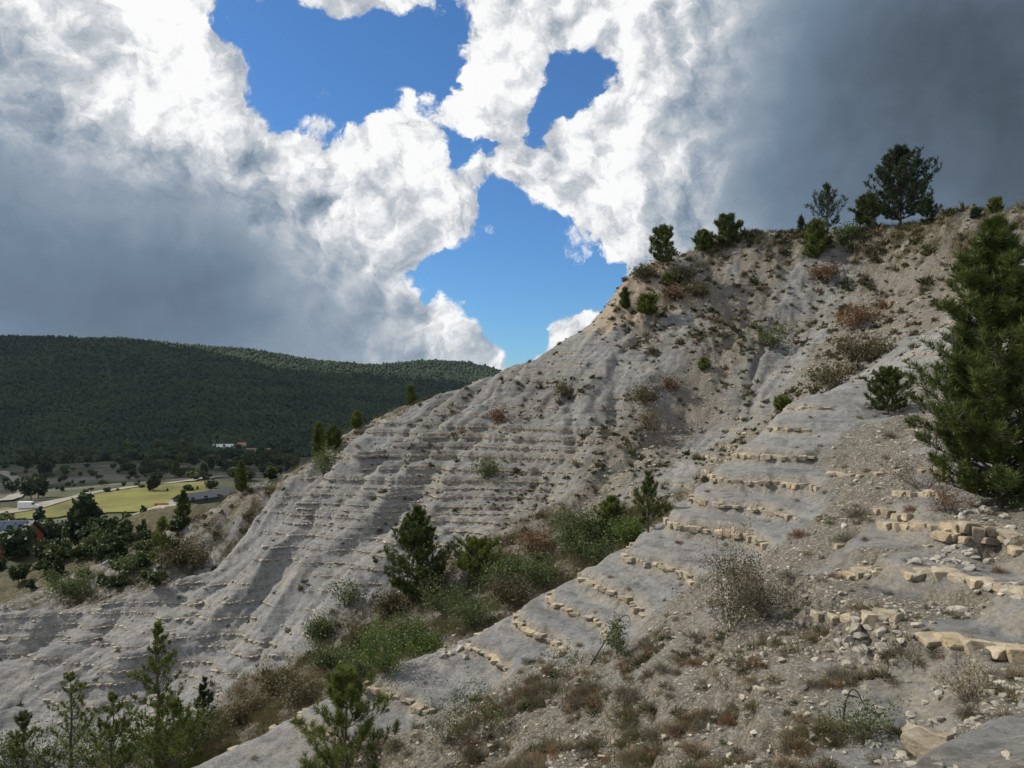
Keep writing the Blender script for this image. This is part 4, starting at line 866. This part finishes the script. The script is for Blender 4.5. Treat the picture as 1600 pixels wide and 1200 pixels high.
# weights: dense on the rubble in front, along gullies and crest, thin on bare marl
apron = zone([(640, 1195, 13.5), (800, 1150, 13.2), (900, 1100, 13.8), (1000, 1150, 10.8), (1150, 1160, 9), (1250, 1080, 9.6)], 2.0)
vW = np.clip(.45 * apron + .40 * zone(G1[1:10], 2.8) + .10 * zG2 + .15 * zS4 * (blot2 > -.1) + .30 * zG1b + .55 * zCrest + .35 * zCrestL + .30 * zKnob * (blot2 > 0) + .30 * zG0, 0, 1) * np.clip(.5 + 1.1 * blot2, .05, 1) * (1 - zWin)
vW = vW + .06 * sst(-.2, .3, blot) * (YY > 36) * sst(-14, -2, XX) + .016 + upper * .16 * (blot2 > -.2)
fW = ((.26 * sst(-.15, .3, blot) * sst(-14, 2, XX + .3 * (YY - 45)) + .25 * upper) * np.clip(.4 + 1.3 * blot2, .03, 1) + .012) * (YY > 34) * (RG < 70)
pts = scatter(2000, np.clip(vW, 0, 1)) + scatter(2000, np.clip(fW, 0, 1))
tl = []
for i, j in pts:
    x, y, r = gpt(i, j); dn = float(vW[i, j]); big = min(1, dn * 1.6)
    s = rng.uniform(.16, .42) * (.65 + .75 * big) * (1 + max(0, r - 25) / 38)
    if r > 30: s *= rng.uniform(.45, 1.0) if rng.random() < .75 else rng.uniform(1.0, 1.8)
    mk = ['dry_g', 'dry_r', 'dry', 'grass'][rng.choice(4, p=[.50, .12, .24, .14] if y < 25 else [.40, .18, .10, .32])]
    if float(zG1[i, j]) > .5 and rng.random() < .5: mk = 'grass'
    if y > 30: mk = ('scrub_o', 'scrub_b', 'scrub_o', mk)[rng.integers(4)]
    elif rng.random() < .2: mk = 'scrub_o'
    tl.append((x, y, r, s, mk, float(zCrest[i, j]), float(zG1[i, j]), float(rub[i, j])))
tl.sort(key=lambda t: -t[3] / t[2])
PLACE = lambda t: ('foreground rubble apron' if t[1] < 15.5 else 'stony ground right of the near spur' if t[1] < 27 and t[7] > .5 else 'smooth marl of the near spur' if t[1] < 30 and t[6] < .4 else 'brushy gully floor' if t[6] >= .4 else 'crest of the hill' if t[5] > .4 else 'far hillside')
for n_, t in enumerate(tl[:275]):
    kn = dict(KINDS)[t[4]]; pl = PLACE(t); sz = 'small' if t[3] < .42 else 'wide'
    s = t[3] / .95
    add('cushion_plant', CUM[t[4]][n_ % 4], None, (t[0], t[1], hz(t[0], t[1]) - .02), rng.uniform(0, 6.28), (s, s * rng.uniform(.8, 1.2), s * rng.uniform(.7, 1.1)), '%s %s cushion plant or grass tuft on the %s' % (sz, kn, pl), 'shrub', '%s %s tufts on the %s' % (sz, kn, pl))
SV = {mk: Acc() for mk, _ in KINDS}
LITE = {mk: [cushion_acc(70 + s, 64, .13, .65) for s in range(5)] for mk, _ in KINDS}
LITEN = {mk: [cushion_acc(80 + s, 150, .03, .65) for s in range(5)] for mk, _ in KINDS}
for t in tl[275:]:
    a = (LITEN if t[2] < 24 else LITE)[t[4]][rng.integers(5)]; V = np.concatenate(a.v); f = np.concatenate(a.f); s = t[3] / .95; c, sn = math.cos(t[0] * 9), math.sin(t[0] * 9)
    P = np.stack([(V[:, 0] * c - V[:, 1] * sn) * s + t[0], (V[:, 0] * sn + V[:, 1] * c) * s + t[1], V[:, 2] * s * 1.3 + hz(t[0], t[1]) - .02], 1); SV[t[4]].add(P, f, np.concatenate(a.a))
# short grass on the gully floor, the crest and the apron
gW = np.clip(np.maximum(zone(G1[1:8], 2.3), zNear) * .9 + .008 * apron + .8 * zCrest + .5 * zCrestL + .55 * zG0, 0, 1) * np.clip(.55 + blot2, .05, 1) * (1 - zWin)
GL = [grass_acc(s, 26, .26, .012, .13) for s in range(6)]
for i, j in scatter(7500, gW):
    x, y, r = gpt(i, j); a = GL[rng.integers(6)]; V = np.concatenate(a.v); f = np.concatenate(a.f); k = rng.uniform(.6, 1.5) * (1 + max(0, r - 25) / 60)
    mk = 'grass' if blot2[i, j] + rng.normal(0, .3) > .05 else ('dry' if rng.random() < .7 else 'dry_r')
    SV[mk].add(V * k + np.array([x, y, ZN[i, j]]), f, np.concatenate(a.a))
nmz = {'scrub_o': 'olive_scrub', 'scrub_b': 'brown_scrub', 'dry_g': 'grey_scrub', 'dry_r': 'russet_scrub', 'dry': 'dry_grass', 'grass': 'green_grass'}
for mk, a in SV.items():
    add(nmz[mk], a.mesh(nmz[mk], M[mk]), None, label={'scrub_o': 'dark olive scrub dotted over the far hillside', 'scrub_b': 'dark brown scrub dotted over the slopes', 'dry_g': 'low grey scrub scattered over the slopes', 'dry_r': 'low russet scrub scattered over the slopes', 'dry': 'dry straw coloured grass in the gullies', 'grass': 'dull green grass in the gullies and on the crest'}[mk], cat='scrub', kind='stuff')

# ------------------------------------------------------------------ the valley and the mountain
def mat_valley():
    m, nt, b = new_mat('valley_ground')
    P = _n(nt, 'ShaderNodeNewGeometry').outputs['Position']
    at = _n(nt, 'ShaderNodeAttribute', attribute_name='mask'); sep = _n(nt, 'ShaderNodeSeparateColor', {0: at.outputs['Color']})
    n1 = _n(nt, 'ShaderNodeTexNoise', {'Vector': P, 'Scale': 0.035, 'Detail': 8.0, 'Roughness': 0.65}).outputs[0]
    n2 = _n(nt, 'ShaderNodeTexNoise', {'Vector': P, 'Scale': 0.3, 'Detail': 6.0, 'Roughness': 0.7}).outputs[0]
    scrub = _ramp(nt, n1, [(0.35, (.026, .034, .015)), (0.52, (.050, .055, .026)), (0.68, (.11, .10, .058))])
    pale = _ramp(nt, n2, [(0.3, (.05, .052, .034)), (0.6, (.16, .15, .122))])
    forest = _ramp(nt, n2, [(0.3, (.014, .026, .012)), (0.7, (.026, .044, .018))])
    c = _mix(nt, sep.outputs[0], scrub, pale); c = _mix(nt, sep.outputs[1], c, forest)
    nt.links.new(c, b.inputs['Base Color']); b.inputs['Roughness'].default_value = .95
    bp = _n(nt, 'ShaderNodeBump', {'Strength': 0.5, 'Distance': 0.6, 'Height': n2}); nt.links.new(bp.outputs[0], b.inputs['Normal'])
    return m
FA = np.linspace(R_(-58), R_(58), 320); FR = np.exp(np.linspace(math.log(112), math.log(5200), 220))
fa, fr = np.meshgrid(FA, FR)
_sub = tps(fa[::2, ::2], np.log(fr[::2, ::2])); FI, FJ = np.meshgrid(np.arange(220) / 2, np.arange(320) / 2, indexing='ij')
FT = bil(_sub, np.minimum(FI, _sub.shape[0] - 1.001), np.minimum(FJ, _sub.shape[1] - 1.001))
FX, FY = fr * np.sin(fa), fr * np.cos(fa)
mtn = sst(640, 760, fr)
FZ = FT * fr + fbm(FX * .004, FY * .004, 5, 201) * 7 * mtn * sst(700, 1200, fr) + fbm(FX * .02, FY * .02, 3, 203) * 1.2 * (1 - mtn) * sst(150, 250, fr)
FZ -= .35 * (1 - sst(112, 160, fr)) + .2
bare = sst(.05, .4, fbm(FX * .018, FY * .018, 4, 205) + .25 * np.exp(-((fr - 420) / 70) ** 2)) * sst(330, 360, fr) * (1 - sst(470, 520, fr))
bare = np.maximum(bare, .75 * sst(.1, .5, fbm(FX * .03, FY * .03, 4, 207)) * (1 - sst(200, 260, fr)))
FMASK = np.stack([np.clip(bare, 0, 1), mtn, 0 * mtn, 1 + 0 * mtn], -1).reshape(-1, 4)
fn, fc = FX.shape; fidx = np.arange(fn * fc).reshape(fn, fc)
FQ = np.stack([fidx[:-1, :-1], fidx[:-1, 1:], fidx[1:, 1:], fidx[1:, :-1]], -1).reshape(-1, 4)
ground = add('ground', mesh_np('ground', np.stack([FX, FY, FZ], -1).reshape(-1, 3), FQ, mat_valley(), True, {'mask': FMASK}), kind='structure')
FLR = np.log(FR)
def fgrid(x, y):
    r = np.hypot(x, y); a = np.arctan2(x, y)
    return np.interp(np.log(r), FLR, np.arange(len(FR))), np.clip((a - FA[0]) / (FA[1] - FA[0]), 0, len(FA) - 1.001)
def fz(x, y): return bil(FZ, *fgrid(np.asarray(x, float), np.asarray(y, float)))
FTN = FZ / fr
def fhit(u, v):
    X, Y, Z = ray(u, v); a = math.atan2(X, Y); t = Z / math.hypot(X, Y); fj = (a - FA[0]) / (FA[1] - FA[0]); j = int(fj); f = fj - j
    col = FTN[:, j] * (1 - f) + FTN[:, j + 1] * f; k = np.nonzero(col >= t)[0]; i = int(k[0]) if len(k) else int(np.argmax(col))
    if i > 0 and len(k): g = (t - col[i - 1]) / (col[i] - col[i - 1] + 1e-12); r = FR[i - 1] + (FR[i] - FR[i - 1]) * g
    else: r = FR[i]
    x, y = r * math.sin(a), r * math.cos(a); return Vector((x, y, float(fz(np.array([x]), np.array([y]))[0])))
def sheet(name, poly, lift, mat, step=6.0):
    """a patch draped on the ground: polygon of pixels"""
    pts = np.array([fhit(u, v)[:2] for u, v in poly]); lo = pts.min(0); hi = pts.max(0)
    xs = np.arange(lo[0], hi[0] + step, step); ys = np.arange(lo[1], hi[1] + step, step); gx_, gy_ = np.meshgrid(xs, ys)
    cx, cy = (gx_[:-1, :-1] + step / 2), (gy_[:-1, :-1] + step / 2); ins = np.zeros(cx.shape, bool); n = len(pts)
    for i in range(n):
        a, b = pts[i], pts[(i + 1) % n]
        c = ((a[1] > cy) != (b[1] > cy)) & (cx < (b[0] - a[0]) * (cy - a[1]) / (b[1] - a[1] + 1e-12) + a[0]); ins ^= c
    id_ = np.arange(gx_.size).reshape(gx_.shape); q = np.stack([id_[:-1, :-1], id_[:-1, 1:], id_[1:, 1:], id_[1:, :-1]], -1)[ins]
    used = np.unique(q); mp = np.full(gx_.size, -1); mp[used] = np.arange(len(used))
    V = np.stack([gx_.ravel(), gy_.ravel(), fz(gx_.ravel(), gy_.ravel()) + lift], 1)[used]
    return add(name, mesh_np(name, V, mp[q], mat, True), kind='structure')
def ribbon(name, line, w, lift, mat):
    P = [fhit(u, v) for u, v in line]; pts = []
    for a, b in zip(P[:-1], P[1:]):
        for t in np.linspace(0, 1, 12, endpoint=False): pts.append((a.x + (b.x - a.x) * t, a.y + (b.y - a.y) * t))
    pts.append((P[-1].x, P[-1].y)); pts = np.array(pts)
    for _ in range(6): pts[1:-1] = (pts[:-2] + 2 * pts[1:-1] + pts[2:]) / 4
    d = np.gradient(pts, axis=0); d /= np.linalg.norm(d, axis=1)[:, None] + 1e-9; nn = np.stack([-d[:, 1], d[:, 0]], 1); V = []
    for s in (-1, -.5, 0, .5, 1):
        q = pts + nn * w * .5 * s; V.append(np.stack([q[:, 0], q[:, 1], fz(q[:, 0], q[:, 1]) + lift + .25], 1))
    V = np.stack(V, 1); n = len(pts); id_ = np.arange(n * 5).reshape(n, 5)
    return add(name, mesh_np(name, V.reshape(-1, 3), np.stack([id_[:-1, :-1], id_[:-1, 1:], id_[1:, 1:], id_[1:, :-1]], -1).reshape(-1, 4), mat, True), kind='structure')
mF = mat_plain('meadow_grass', (.115, .112, .022), .95, .5, .06); mR = mat_plain('pale_track', (.22, .205, .175), .95, .3, .3); mG2 = mat_plain('pasture_grass', (.085, .10, .035), .95, .3, .06)
sheet('meadow', [(-120, 830), (0, 815), (110, 808), (230, 800), (300, 785), (338, 768), (318, 753), (240, 760), (150, 772), (60, 790), (-120, 805)], .35, mF, 3.0)
sheet('pasture', [(300, 712), (330, 700), (372, 698), (372, 711), (345, 716), (318, 715)], .8, mG2, 5.0)
ribbon('road', [(-60, 815), (140, 772), (200, 764), (300, 752), (340, 745)], 6.0, .3, mR)
ribbon('track', [(-40, 790), (10, 783), (36, 772), (38, 762), (20, 745), (-20, 738)], 5.0, .3, mR)
ribbon('lane', [(200, 815), (240, 800), (290, 782)], 5.0, .3, mR)

# valley houses
def box(acc, x0, x1, y0, y1, z0, z1):
    V = [(x, y, z) for z in (z0, z1) for (x, y) in ((x0, y0), (x1, y0), (x1, y1), (x0, y1))]
    acc.add(V, np.array([(3, 2, 1, 0), (4, 5, 6, 7), (0, 1, 5, 4), (1, 2, 6, 5), (2, 3, 7, 6), (3, 0, 4, 7)]))
def gable(acc, L_, W, z0, rise, over=.4, th=.18):
    for sg in (-1, 1):
        a = (W / 2 + over); V = []
        for dz in (0, th):
            for x in (-L_ / 2 - over, L_ / 2 + over):
                V.append((x, sg * a, z0 - rise * over / (W / 2) + dz)); V.append((x, 0, z0 + rise + dz))
        acc.add(V, np.array([(0, 2, 3, 1), (4, 5, 7, 6), (0, 1, 5, 4), (2, 6, 7, 3), (0, 4, 6, 2), (1, 3, 7, 5)]))
mW = {k: mat_plain(n, c, r, .12, 1.5) for k, n, c, r in (('red', 'red_timber_wall', (.20, .055, .03), .8), ('plaster', 'cream_plaster', (.48, .44, .36), .9), ('tile', 'faded_clay_tiles', (.30, .17, .11), .9), ('dark', 'dark_metal_roof', (.05, .055, .06), .5), ('pale', 'pale_roof_sheet', (.55, .54, .51), .6), ('glass', 'dark_window_glass', (.02, .025, .03), .15), ('panel', 'blue_solar_cells', (.05, .065, .10), .12), ('metal', 'aluminium_trim', (.62, .64, .66), .35), ('white', 'white_vehicle_paint', (.75, .75, .74), .35), ('tyre', 'black_rubber', (.02, .02, .02), .8), ('orange', 'orange_mesh', (.55, .10, .03), .7))}
def house(name, p, L_, W, Hh, rise, rz, wall, roof, label, cat, wins=3):
    t = add(name, None, None, (p.x, p.y, p.z - .5), rz, None, label, cat)
    a = Acc(); box(a, -L_ / 2, L_ / 2, -W / 2, W / 2, 0, Hh + .5)
    for sg in (-1, 1): a.add([(sg * L_ / 2, -W / 2, Hh + .5), (sg * L_ / 2, W / 2, Hh + .5), (sg * L_ / 2, 0, Hh + .45 + rise)], np.array([(0, 1, 2)]))
    add('wall', a.mesh('wall', mW[wall]), t)
    a = Acc(); gable(a, L_, W, Hh + .5, rise); rf = add('roof', a.mesh('roof', mW[roof]), t)
    for i in range(wins):
        x = L_ * ((i + .5) / wins - .5); a = Acc(); box(a, x - .55, x + .55, -W / 2 - .06, -W / 2 + .05, 1.4, 2.7); add('window', a.mesh('window', mW['glass']), t)
    a = Acc(); box(a, L_ * .18 - .5, L_ * .18 + .5, -W / 2 - .08, -W / 2 + .05, .5, 1.3 + 1.2); add('door', a.mesh('door', mW['dark']), t)
    return t, rf
p = fhit(-8, 868); h_, rf = house('house', p, 11, 7.5, 2.8, 2.6, R_(8), 'red', 'dark', 'red walled house with blue solar panels on its roof at the valley edge', 'house', 3)
W_ = 7.5; rise = 2.6
for i in range(6):
    for j in range(2):
        x0 = -5.2 + i * 1.72; y0 = -3.6 + j * 1.75; a = Acc(); V = []
        for dz in (.22, .30):
            for (x, y) in ((x0, y0), (x0 + 1.6, y0), (x0 + 1.6, y0 + 1.65), (x0, y0 + 1.65)): V.append((x, y, 3.3 + rise * (1 + y / (W_ / 2)) + dz))
        a.add(V, np.array([(3, 2, 1, 0), (4, 5, 6, 7), (0, 1, 5, 4), (1, 2, 6, 5), (2, 3, 7, 6), (3, 0, 4, 7)])); pn_ = add('solar_panel', a.mesh('solar_panel', mW['panel']), rf)
p = fhit(322, 784); house('barn', p, 17, 6, 1.6, 1.4, R_(58), 'dark', 'dark', 'long low barn with a dark roof between the field and the ridge', 'barn', 4)
p = fhit(350, 703); house('farmhouse', p, 20, 10, 3.0, 2.5, R_(-6), 'plaster', 'pale', 'pale roofed farm building on the green mound by the forest edge', 'building', 3)
p = fhit(362, 706); house('shed', p, 14, 7, 2.4, 1.6, R_(20), 'plaster', 'pale', 'bright roofed shed in front of the pale roofed farm building', 'building', 2)
p = fhit(404, 710); house('house', p, 22, 9, 2.8, 2.6, R_(-4), 'plaster', 'tile', 'low red tiled house beside the farm at the forest edge', 'house', 4)
p = fhit(378, 704); house('house', p, 7, 6, 5.5, 2.0, R_(5), 'plaster', 'tile', 'narrow tall house between the farm and the red tiled house', 'house', 1)
# white van in the meadow
p = fhit(44, 798); vt = add('white_van', None, None, p + Vector((0, 0, .45)), R_(20), None, 'small white van parked on the yellow meadow', 'van')
a = Acc(); prof_ = [(-2.4, .35), (2.3, .35), (2.4, 1.0), (1.5, 1.25), (1.0, 2.1), (-2.4, 2.2)]
V = [(x, s, z) for s in (-.95, .95) for x, z in prof_]; n = len(prof_)
a.add(V, np.array([(i, (i + 1) % n, n + (i + 1) % n, n + i) for i in range(n)])); a.add([V[0], V[1], V[2], V[3]], np.array([(0, 1, 2, 3)])); a.add([V[0], V[3], V[4], V[5]], np.array([(0, 1, 2, 3)])); a.add([V[6], V[9], V[8], V[7]], np.array([(0, 1, 2, 3)])); a.add([V[6], V[11], V[10], V[9]], np.array([(0, 1, 2, 3)]))
add('body', a.mesh('body', mW['white']), vt)
a = Acc(); box(a, 1.02, 1.5, -.97, .97, 1.3, 1.85); add('windscreen', a.mesh('windscreen', mW['glass']), vt)
for x in (-1.5, 1.5):
    for y in (-.9, .9):
        a = Acc(); tube(a, [(x, y - .12, .33), (x, y + .12, .33)], [.33, .33], 12); add('wheel', a.mesh('wheel', mW['tyre']), vt)
# orange mesh barrier on the bank
p = fhit(252, 792); a = Acc()
for i in range(4): box(a, -1.8 + i * 1.2, -1.74 + i * 1.2, -.03, .03, -.2, 1.1)
fb_ = add('mesh_barrier', None, None, p, R_(15), None, 'orange mesh barrier on the pale bank at the edge of the field', 'barrier'); add('posts', a.mesh('posts', mW['dark']), fb_)
a = Acc(); box(a, -1.8, 1.86, -.05, -.035, .25, 1.0); add('netting', a.mesh('netting', mW['orange']), fb_)

# ------------------------------------------------------------------ valley trees
def crown_acc(seed, n=420, shape='round', ls=.16):
    """leafy crown of unit height: clumps of leaf-sized faces"""
    r = np.random.default_rng(seed); ac = Acc(); nc = 26; c = unit(r, nc) * r.uniform(.3, 1, (nc, 1)) ** .5
    if shape == 'poplar': c = c * np.array([.13, .13, .46]) + np.array([0, 0, .53]); rad = .10
    elif shape == 'cone': c[:, :2] *= (.34 * (1 - (c[:, 2:] * .5 + .5)) + .04); c[:, 2] = c[:, 2] * .42 + .54; rad = .10
    else: c = c * np.array([.36, .36, .30]) + np.array([0, 0, .58]); rad = .17
    k = r.integers(0, nc, n); d = unit(r, n); B = c[k] + d * rad * r.random((n, 1)) ** .4; D = unit(r, n); S = np.cross(D, unit(r, n)); S /= np.linalg.norm(S, axis=1)[:, None]
    l = ls * r.uniform(.5, 1.2, (n, 1)); V = np.stack([B - D * l * .5, B + S * l * .35, B + D * l * .5, B - S * l * .35], 1).reshape(-1, 3)
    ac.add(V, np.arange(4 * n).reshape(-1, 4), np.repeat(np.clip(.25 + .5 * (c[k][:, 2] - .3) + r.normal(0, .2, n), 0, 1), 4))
    tr = Acc(); tube(tr, [(0, 0, -.06), (.01, 0, .2), (-.01, .01, .45), (0, 0, .7)], [.022, .018, .013, .005], 6)
    for q in range(5): tube(tr, [(0, 0, .25 + q * .07), tuple(c[q] * .6 + np.array([0, 0, .15])), tuple(c[q])], [.009, .006, .003], 4)
    return ac, tr
VT = {}
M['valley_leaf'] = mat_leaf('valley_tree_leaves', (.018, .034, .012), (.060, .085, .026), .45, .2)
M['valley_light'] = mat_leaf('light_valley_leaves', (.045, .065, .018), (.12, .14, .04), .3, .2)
for sh, mk in (('round', 'valley_leaf'), ('cone', 'valley_leaf'), ('poplar', 'valley_leaf'), ('light', 'valley_light')):
    VT[sh] = []
    for s in range(4):
        c_, t_ = crown_acc(500 + s, 700, 'round' if sh == 'light' else sh); VT[sh].append((c_.mesh('crown', M[mk]), t_.mesh('trunk', M['bark'])))
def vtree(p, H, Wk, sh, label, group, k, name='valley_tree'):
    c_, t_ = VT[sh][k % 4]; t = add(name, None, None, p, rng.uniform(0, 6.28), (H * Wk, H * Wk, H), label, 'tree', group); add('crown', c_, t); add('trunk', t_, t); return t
def valley_hit(u, v):
    q = hit(u, v); X, Y, Z = ray(u, v)
    j = int((math.atan2(X, Y) - AZ[0]) / (AZ[1] - AZ[0])); t = Z / math.hypot(X, Y)
    return q if (0 < j < len(AZ) and TN[60:, j].max() >= t) else fhit(u, v)
for n_, (u, v, hp, wk) in enumerate([(118, 853, 66, 1.0), (132, 853, 92, 1.0), (141, 853, 78, 1.0)]):
    p = fhit(u, v); vtree(p, hp * p.y / F, wk, 'poplar', ['short dark poplar beside the tall ones near the solar roofed house', 'tallest slender poplar in the valley by the yellow field', 'slim poplar pressed against the tallest one'][n_], None, n_, 'poplar_tree')
for n_, (u, v, hp, sh, lb) in enumerate([(70, 860, 50, 'round', 'dark broad tree above the solar roofed house'), (30, 875, 60, 'round', 'dark tree overhanging the solar roofed house'), (62, 815, 26, 'cone', 'small conifer at the edge of the yellow meadow'), (95, 850, 36, 'light', 'yellow green tree in front of the poplars'), (160, 860, 40, 'light', 'light green tree right of the poplars'), (185, 848, 46, 'round', 'dark rounded tree by the bank right of the poplars'), (205, 838, 42, 'round', 'dark tree on the bank above the lane'), (224, 812, 24, 'cone', 'small conifer on the bank above the lane'),
                                     (48, 782, 40, 'round', 'dark tree beside the bend of the pale track'), (60, 778, 44, 'cone', 'dark conifer beside the bend of the pale track'), (20, 772, 26, 'round', 'tree inside the bend of the pale track'), (70, 745, 40, 'cone', 'tall dark conifer on the scrubby pale slope'), (40, 738, 30, 'round', 'dark round tree at the top of the pale slope'), (240, 768, 30, 'cone', 'conifer at the far edge of the meadow'), (318, 718, 18, 'round', 'single dark tree on the green mound'), (372, 718, 26, 'cone', 'dark conifer next to the bright roofed shed'), (330, 768, 20, 'round', 'dark tree at the end of the long barn')]):
    p = fhit(u, v); vtree(p, hp * p.y / F, rng.uniform(.8, 1.15), sh, lb, None, n_)
n_ = 0
for (u0, u1, v0, v1, n, hp, gp, lb) in [(-20, 330, 728, 772, 70, (5, 12), 'scrub trees on the pale slope', 'small scrub tree on the pale eroded slope beyond the field'), (190, 450, 716, 752, 80, (12, 26), 'trees below the farm', 'tree in the belt between the farm and the ridge'), (-20, 240, 838, 885, 40, (22, 44), 'trees along the valley bottom', 'tree in the valley bottom before the yellow field'), (-20, 300, 825, 925, 60, (14, 34), 'bushes on the valley bank', 'bush on the bank behind the pale rib'), (-20, 300, 712, 726, 90, (9, 18), 'trees at the forest foot', 'tree at the foot of the forested mountain'), (410, 470, 690, 735, 14, (12, 22), 'trees right of the farm', 'tree right of the red tiled house')]:
    for q in range(n):
        u, v = rng.uniform(u0, u1), rng.uniform(v0, v1); p = valley_hit(u, v)
        sh = ('round', 'cone', 'round', 'light')[rng.integers(4)]; w_ = rng.uniform(.8, 1.5); kd = {'round': 'round crowned', 'cone': 'pointed', 'light': 'yellowish green'}[sh] + (' spreading' if w_ > 1.15 else ' upright')
        vtree(p, rng.uniform(*hp) * p.y / F, w_, sh, kd + ' ' + lb, kd + ' ' + gp, n_); n_ += 1
for u in (205, 250, 285): p = fhit(u, 707); vtree(p, 22 * p.y / F, 1.2, 'light', 'bright yellow green tree standing out at the foot of the dark forest', 'bright trees at the forest foot', n_)

# the forest on the mountain: a wood that reads as one mass
FVIS = FTN >= np.maximum.accumulate(FTN, axis=0) - .004
lod = [rock(1200 + s, 8) for s in range(8)]
VV, FF, AA, off = [], [], [], 0
cnt = 0
while cnt < 36000:
    i = rng.integers(0, fn - 1, 4000); j = rng.integers(0, fc - 1, 4000); k = (FVIS[i, j]) & (fr[i, j] > 640) & (fr[i, j] < 1900) & (np.abs(fa[i, j]) < R_(44)) & (fa[i, j] < R_(4))
    for a, b in zip(i[k], j[k]):
        r = FR[a] + (FR[a + 1] - FR[a]) * rng.random(); az = FA[b] + (FA[1] - FA[0]) * rng.random(); x, y = r * math.sin(az), r * math.cos(az)
        V, f = lod[rng.integers(8)]; s = rng.uniform(2.8, 6.2) * (.75 + r / 4000); P = V * np.array([s, s, s * rng.uniform(1.1, 1.9)])
        VV.append((P + np.array([x, y, s * .35]))); FF.append(f + off); off += len(V); AA.append(np.full(len(V), rng.random())); cnt += 1
VV = np.concatenate(VV); AA = np.clip(np.concatenate(AA) * .45 + .3 + .55 * fbm(VV[:, 0] * .012, VV[:, 1] * .012, 3, 77), 0, 1); VV[:, 2] += fz(VV[:, 0], VV[:, 1])
M['forest'] = mat_leaf('forest_crowns', (.008, .019, .009), (.032, .052, .018), .0, .0, .9)
add('forest', mesh_np('forest', VV, np.concatenate(FF), M['forest'], True, {'var': AA}), None, label='dark green forest covering the mountain across the valley', cat='forest', kind='stuff')
print('FOREST tris', sum(len(f) for f in FF))
# an unseen cloud added left of the view, to cast shade on the mountain
ca = Acc(); _r = np.random.default_rng(5)
import bmesh
for q in range(46):
    bm = bmesh.new(); bmesh.ops.create_icosphere(bm, subdivisions=3, radius=1.0); V = np.array([vv.co[:] for vv in bm.verts]); bm.verts.index_update(); fq = np.array([[vv.index for vv in ff.verts] for ff in bm.faces]); bm.free()
    V = V * (1 + .16 * fbm(V[:, 0] * 2 + q, V[:, 1] * 2 + V[:, 2], 3, q)[:, None]); R0 = _r.uniform(110, 230)
    ca.add(V * np.array([R0, R0, R0 * .6]) + np.array([_r.uniform(-560, 480), _r.uniform(-420, 430), _r.uniform(-40, 90)]), fq)
add('cloud', ca.mesh('cloud', mat_plain('shade_cloud_white', (.82, .83, .85), 1.0, .05, .004), True), None, (-1840, 1160, 1000), 0, None, 'unseen grey-white cloud added beside the valley to shade the forest', 'cloud')
# ------------------------------------------------------------------ the air
hm = bpy.data.materials.new('air'); hm.use_nodes = True; hn = hm.node_tree; hn.nodes.clear()
pv = hn.nodes.new('ShaderNodeVolumePrincipled'); pv.inputs['Color'].default_value = (.60, .78, 1.0, 1); pv.inputs['Density'].default_value = 0.000032; pv.inputs['Anisotropy'].default_value = 0.2
ho = hn.nodes.new('ShaderNodeOutputMaterial'); hn.links.new(pv.outputs[0], ho.inputs['Volume'])
a = Acc(); box(a, -5600, 5600, -400, 5600, float(min(FZ.min(), ZN.min())) - 1.5, float(max(FZ.max(), ZN.max())) + 25); hb = add('haze', a.mesh('haze', hm), kind='stuff')
hb['label'] = 'thin bluish haze in the air over the valley'; hb['category'] = 'haze'
tot = sum(len(o.data.polygons) for o in bpy.data.objects if o.type == 'MESH'); print('TOTAL polys', tot, 'objects', len(bpy.data.objects))
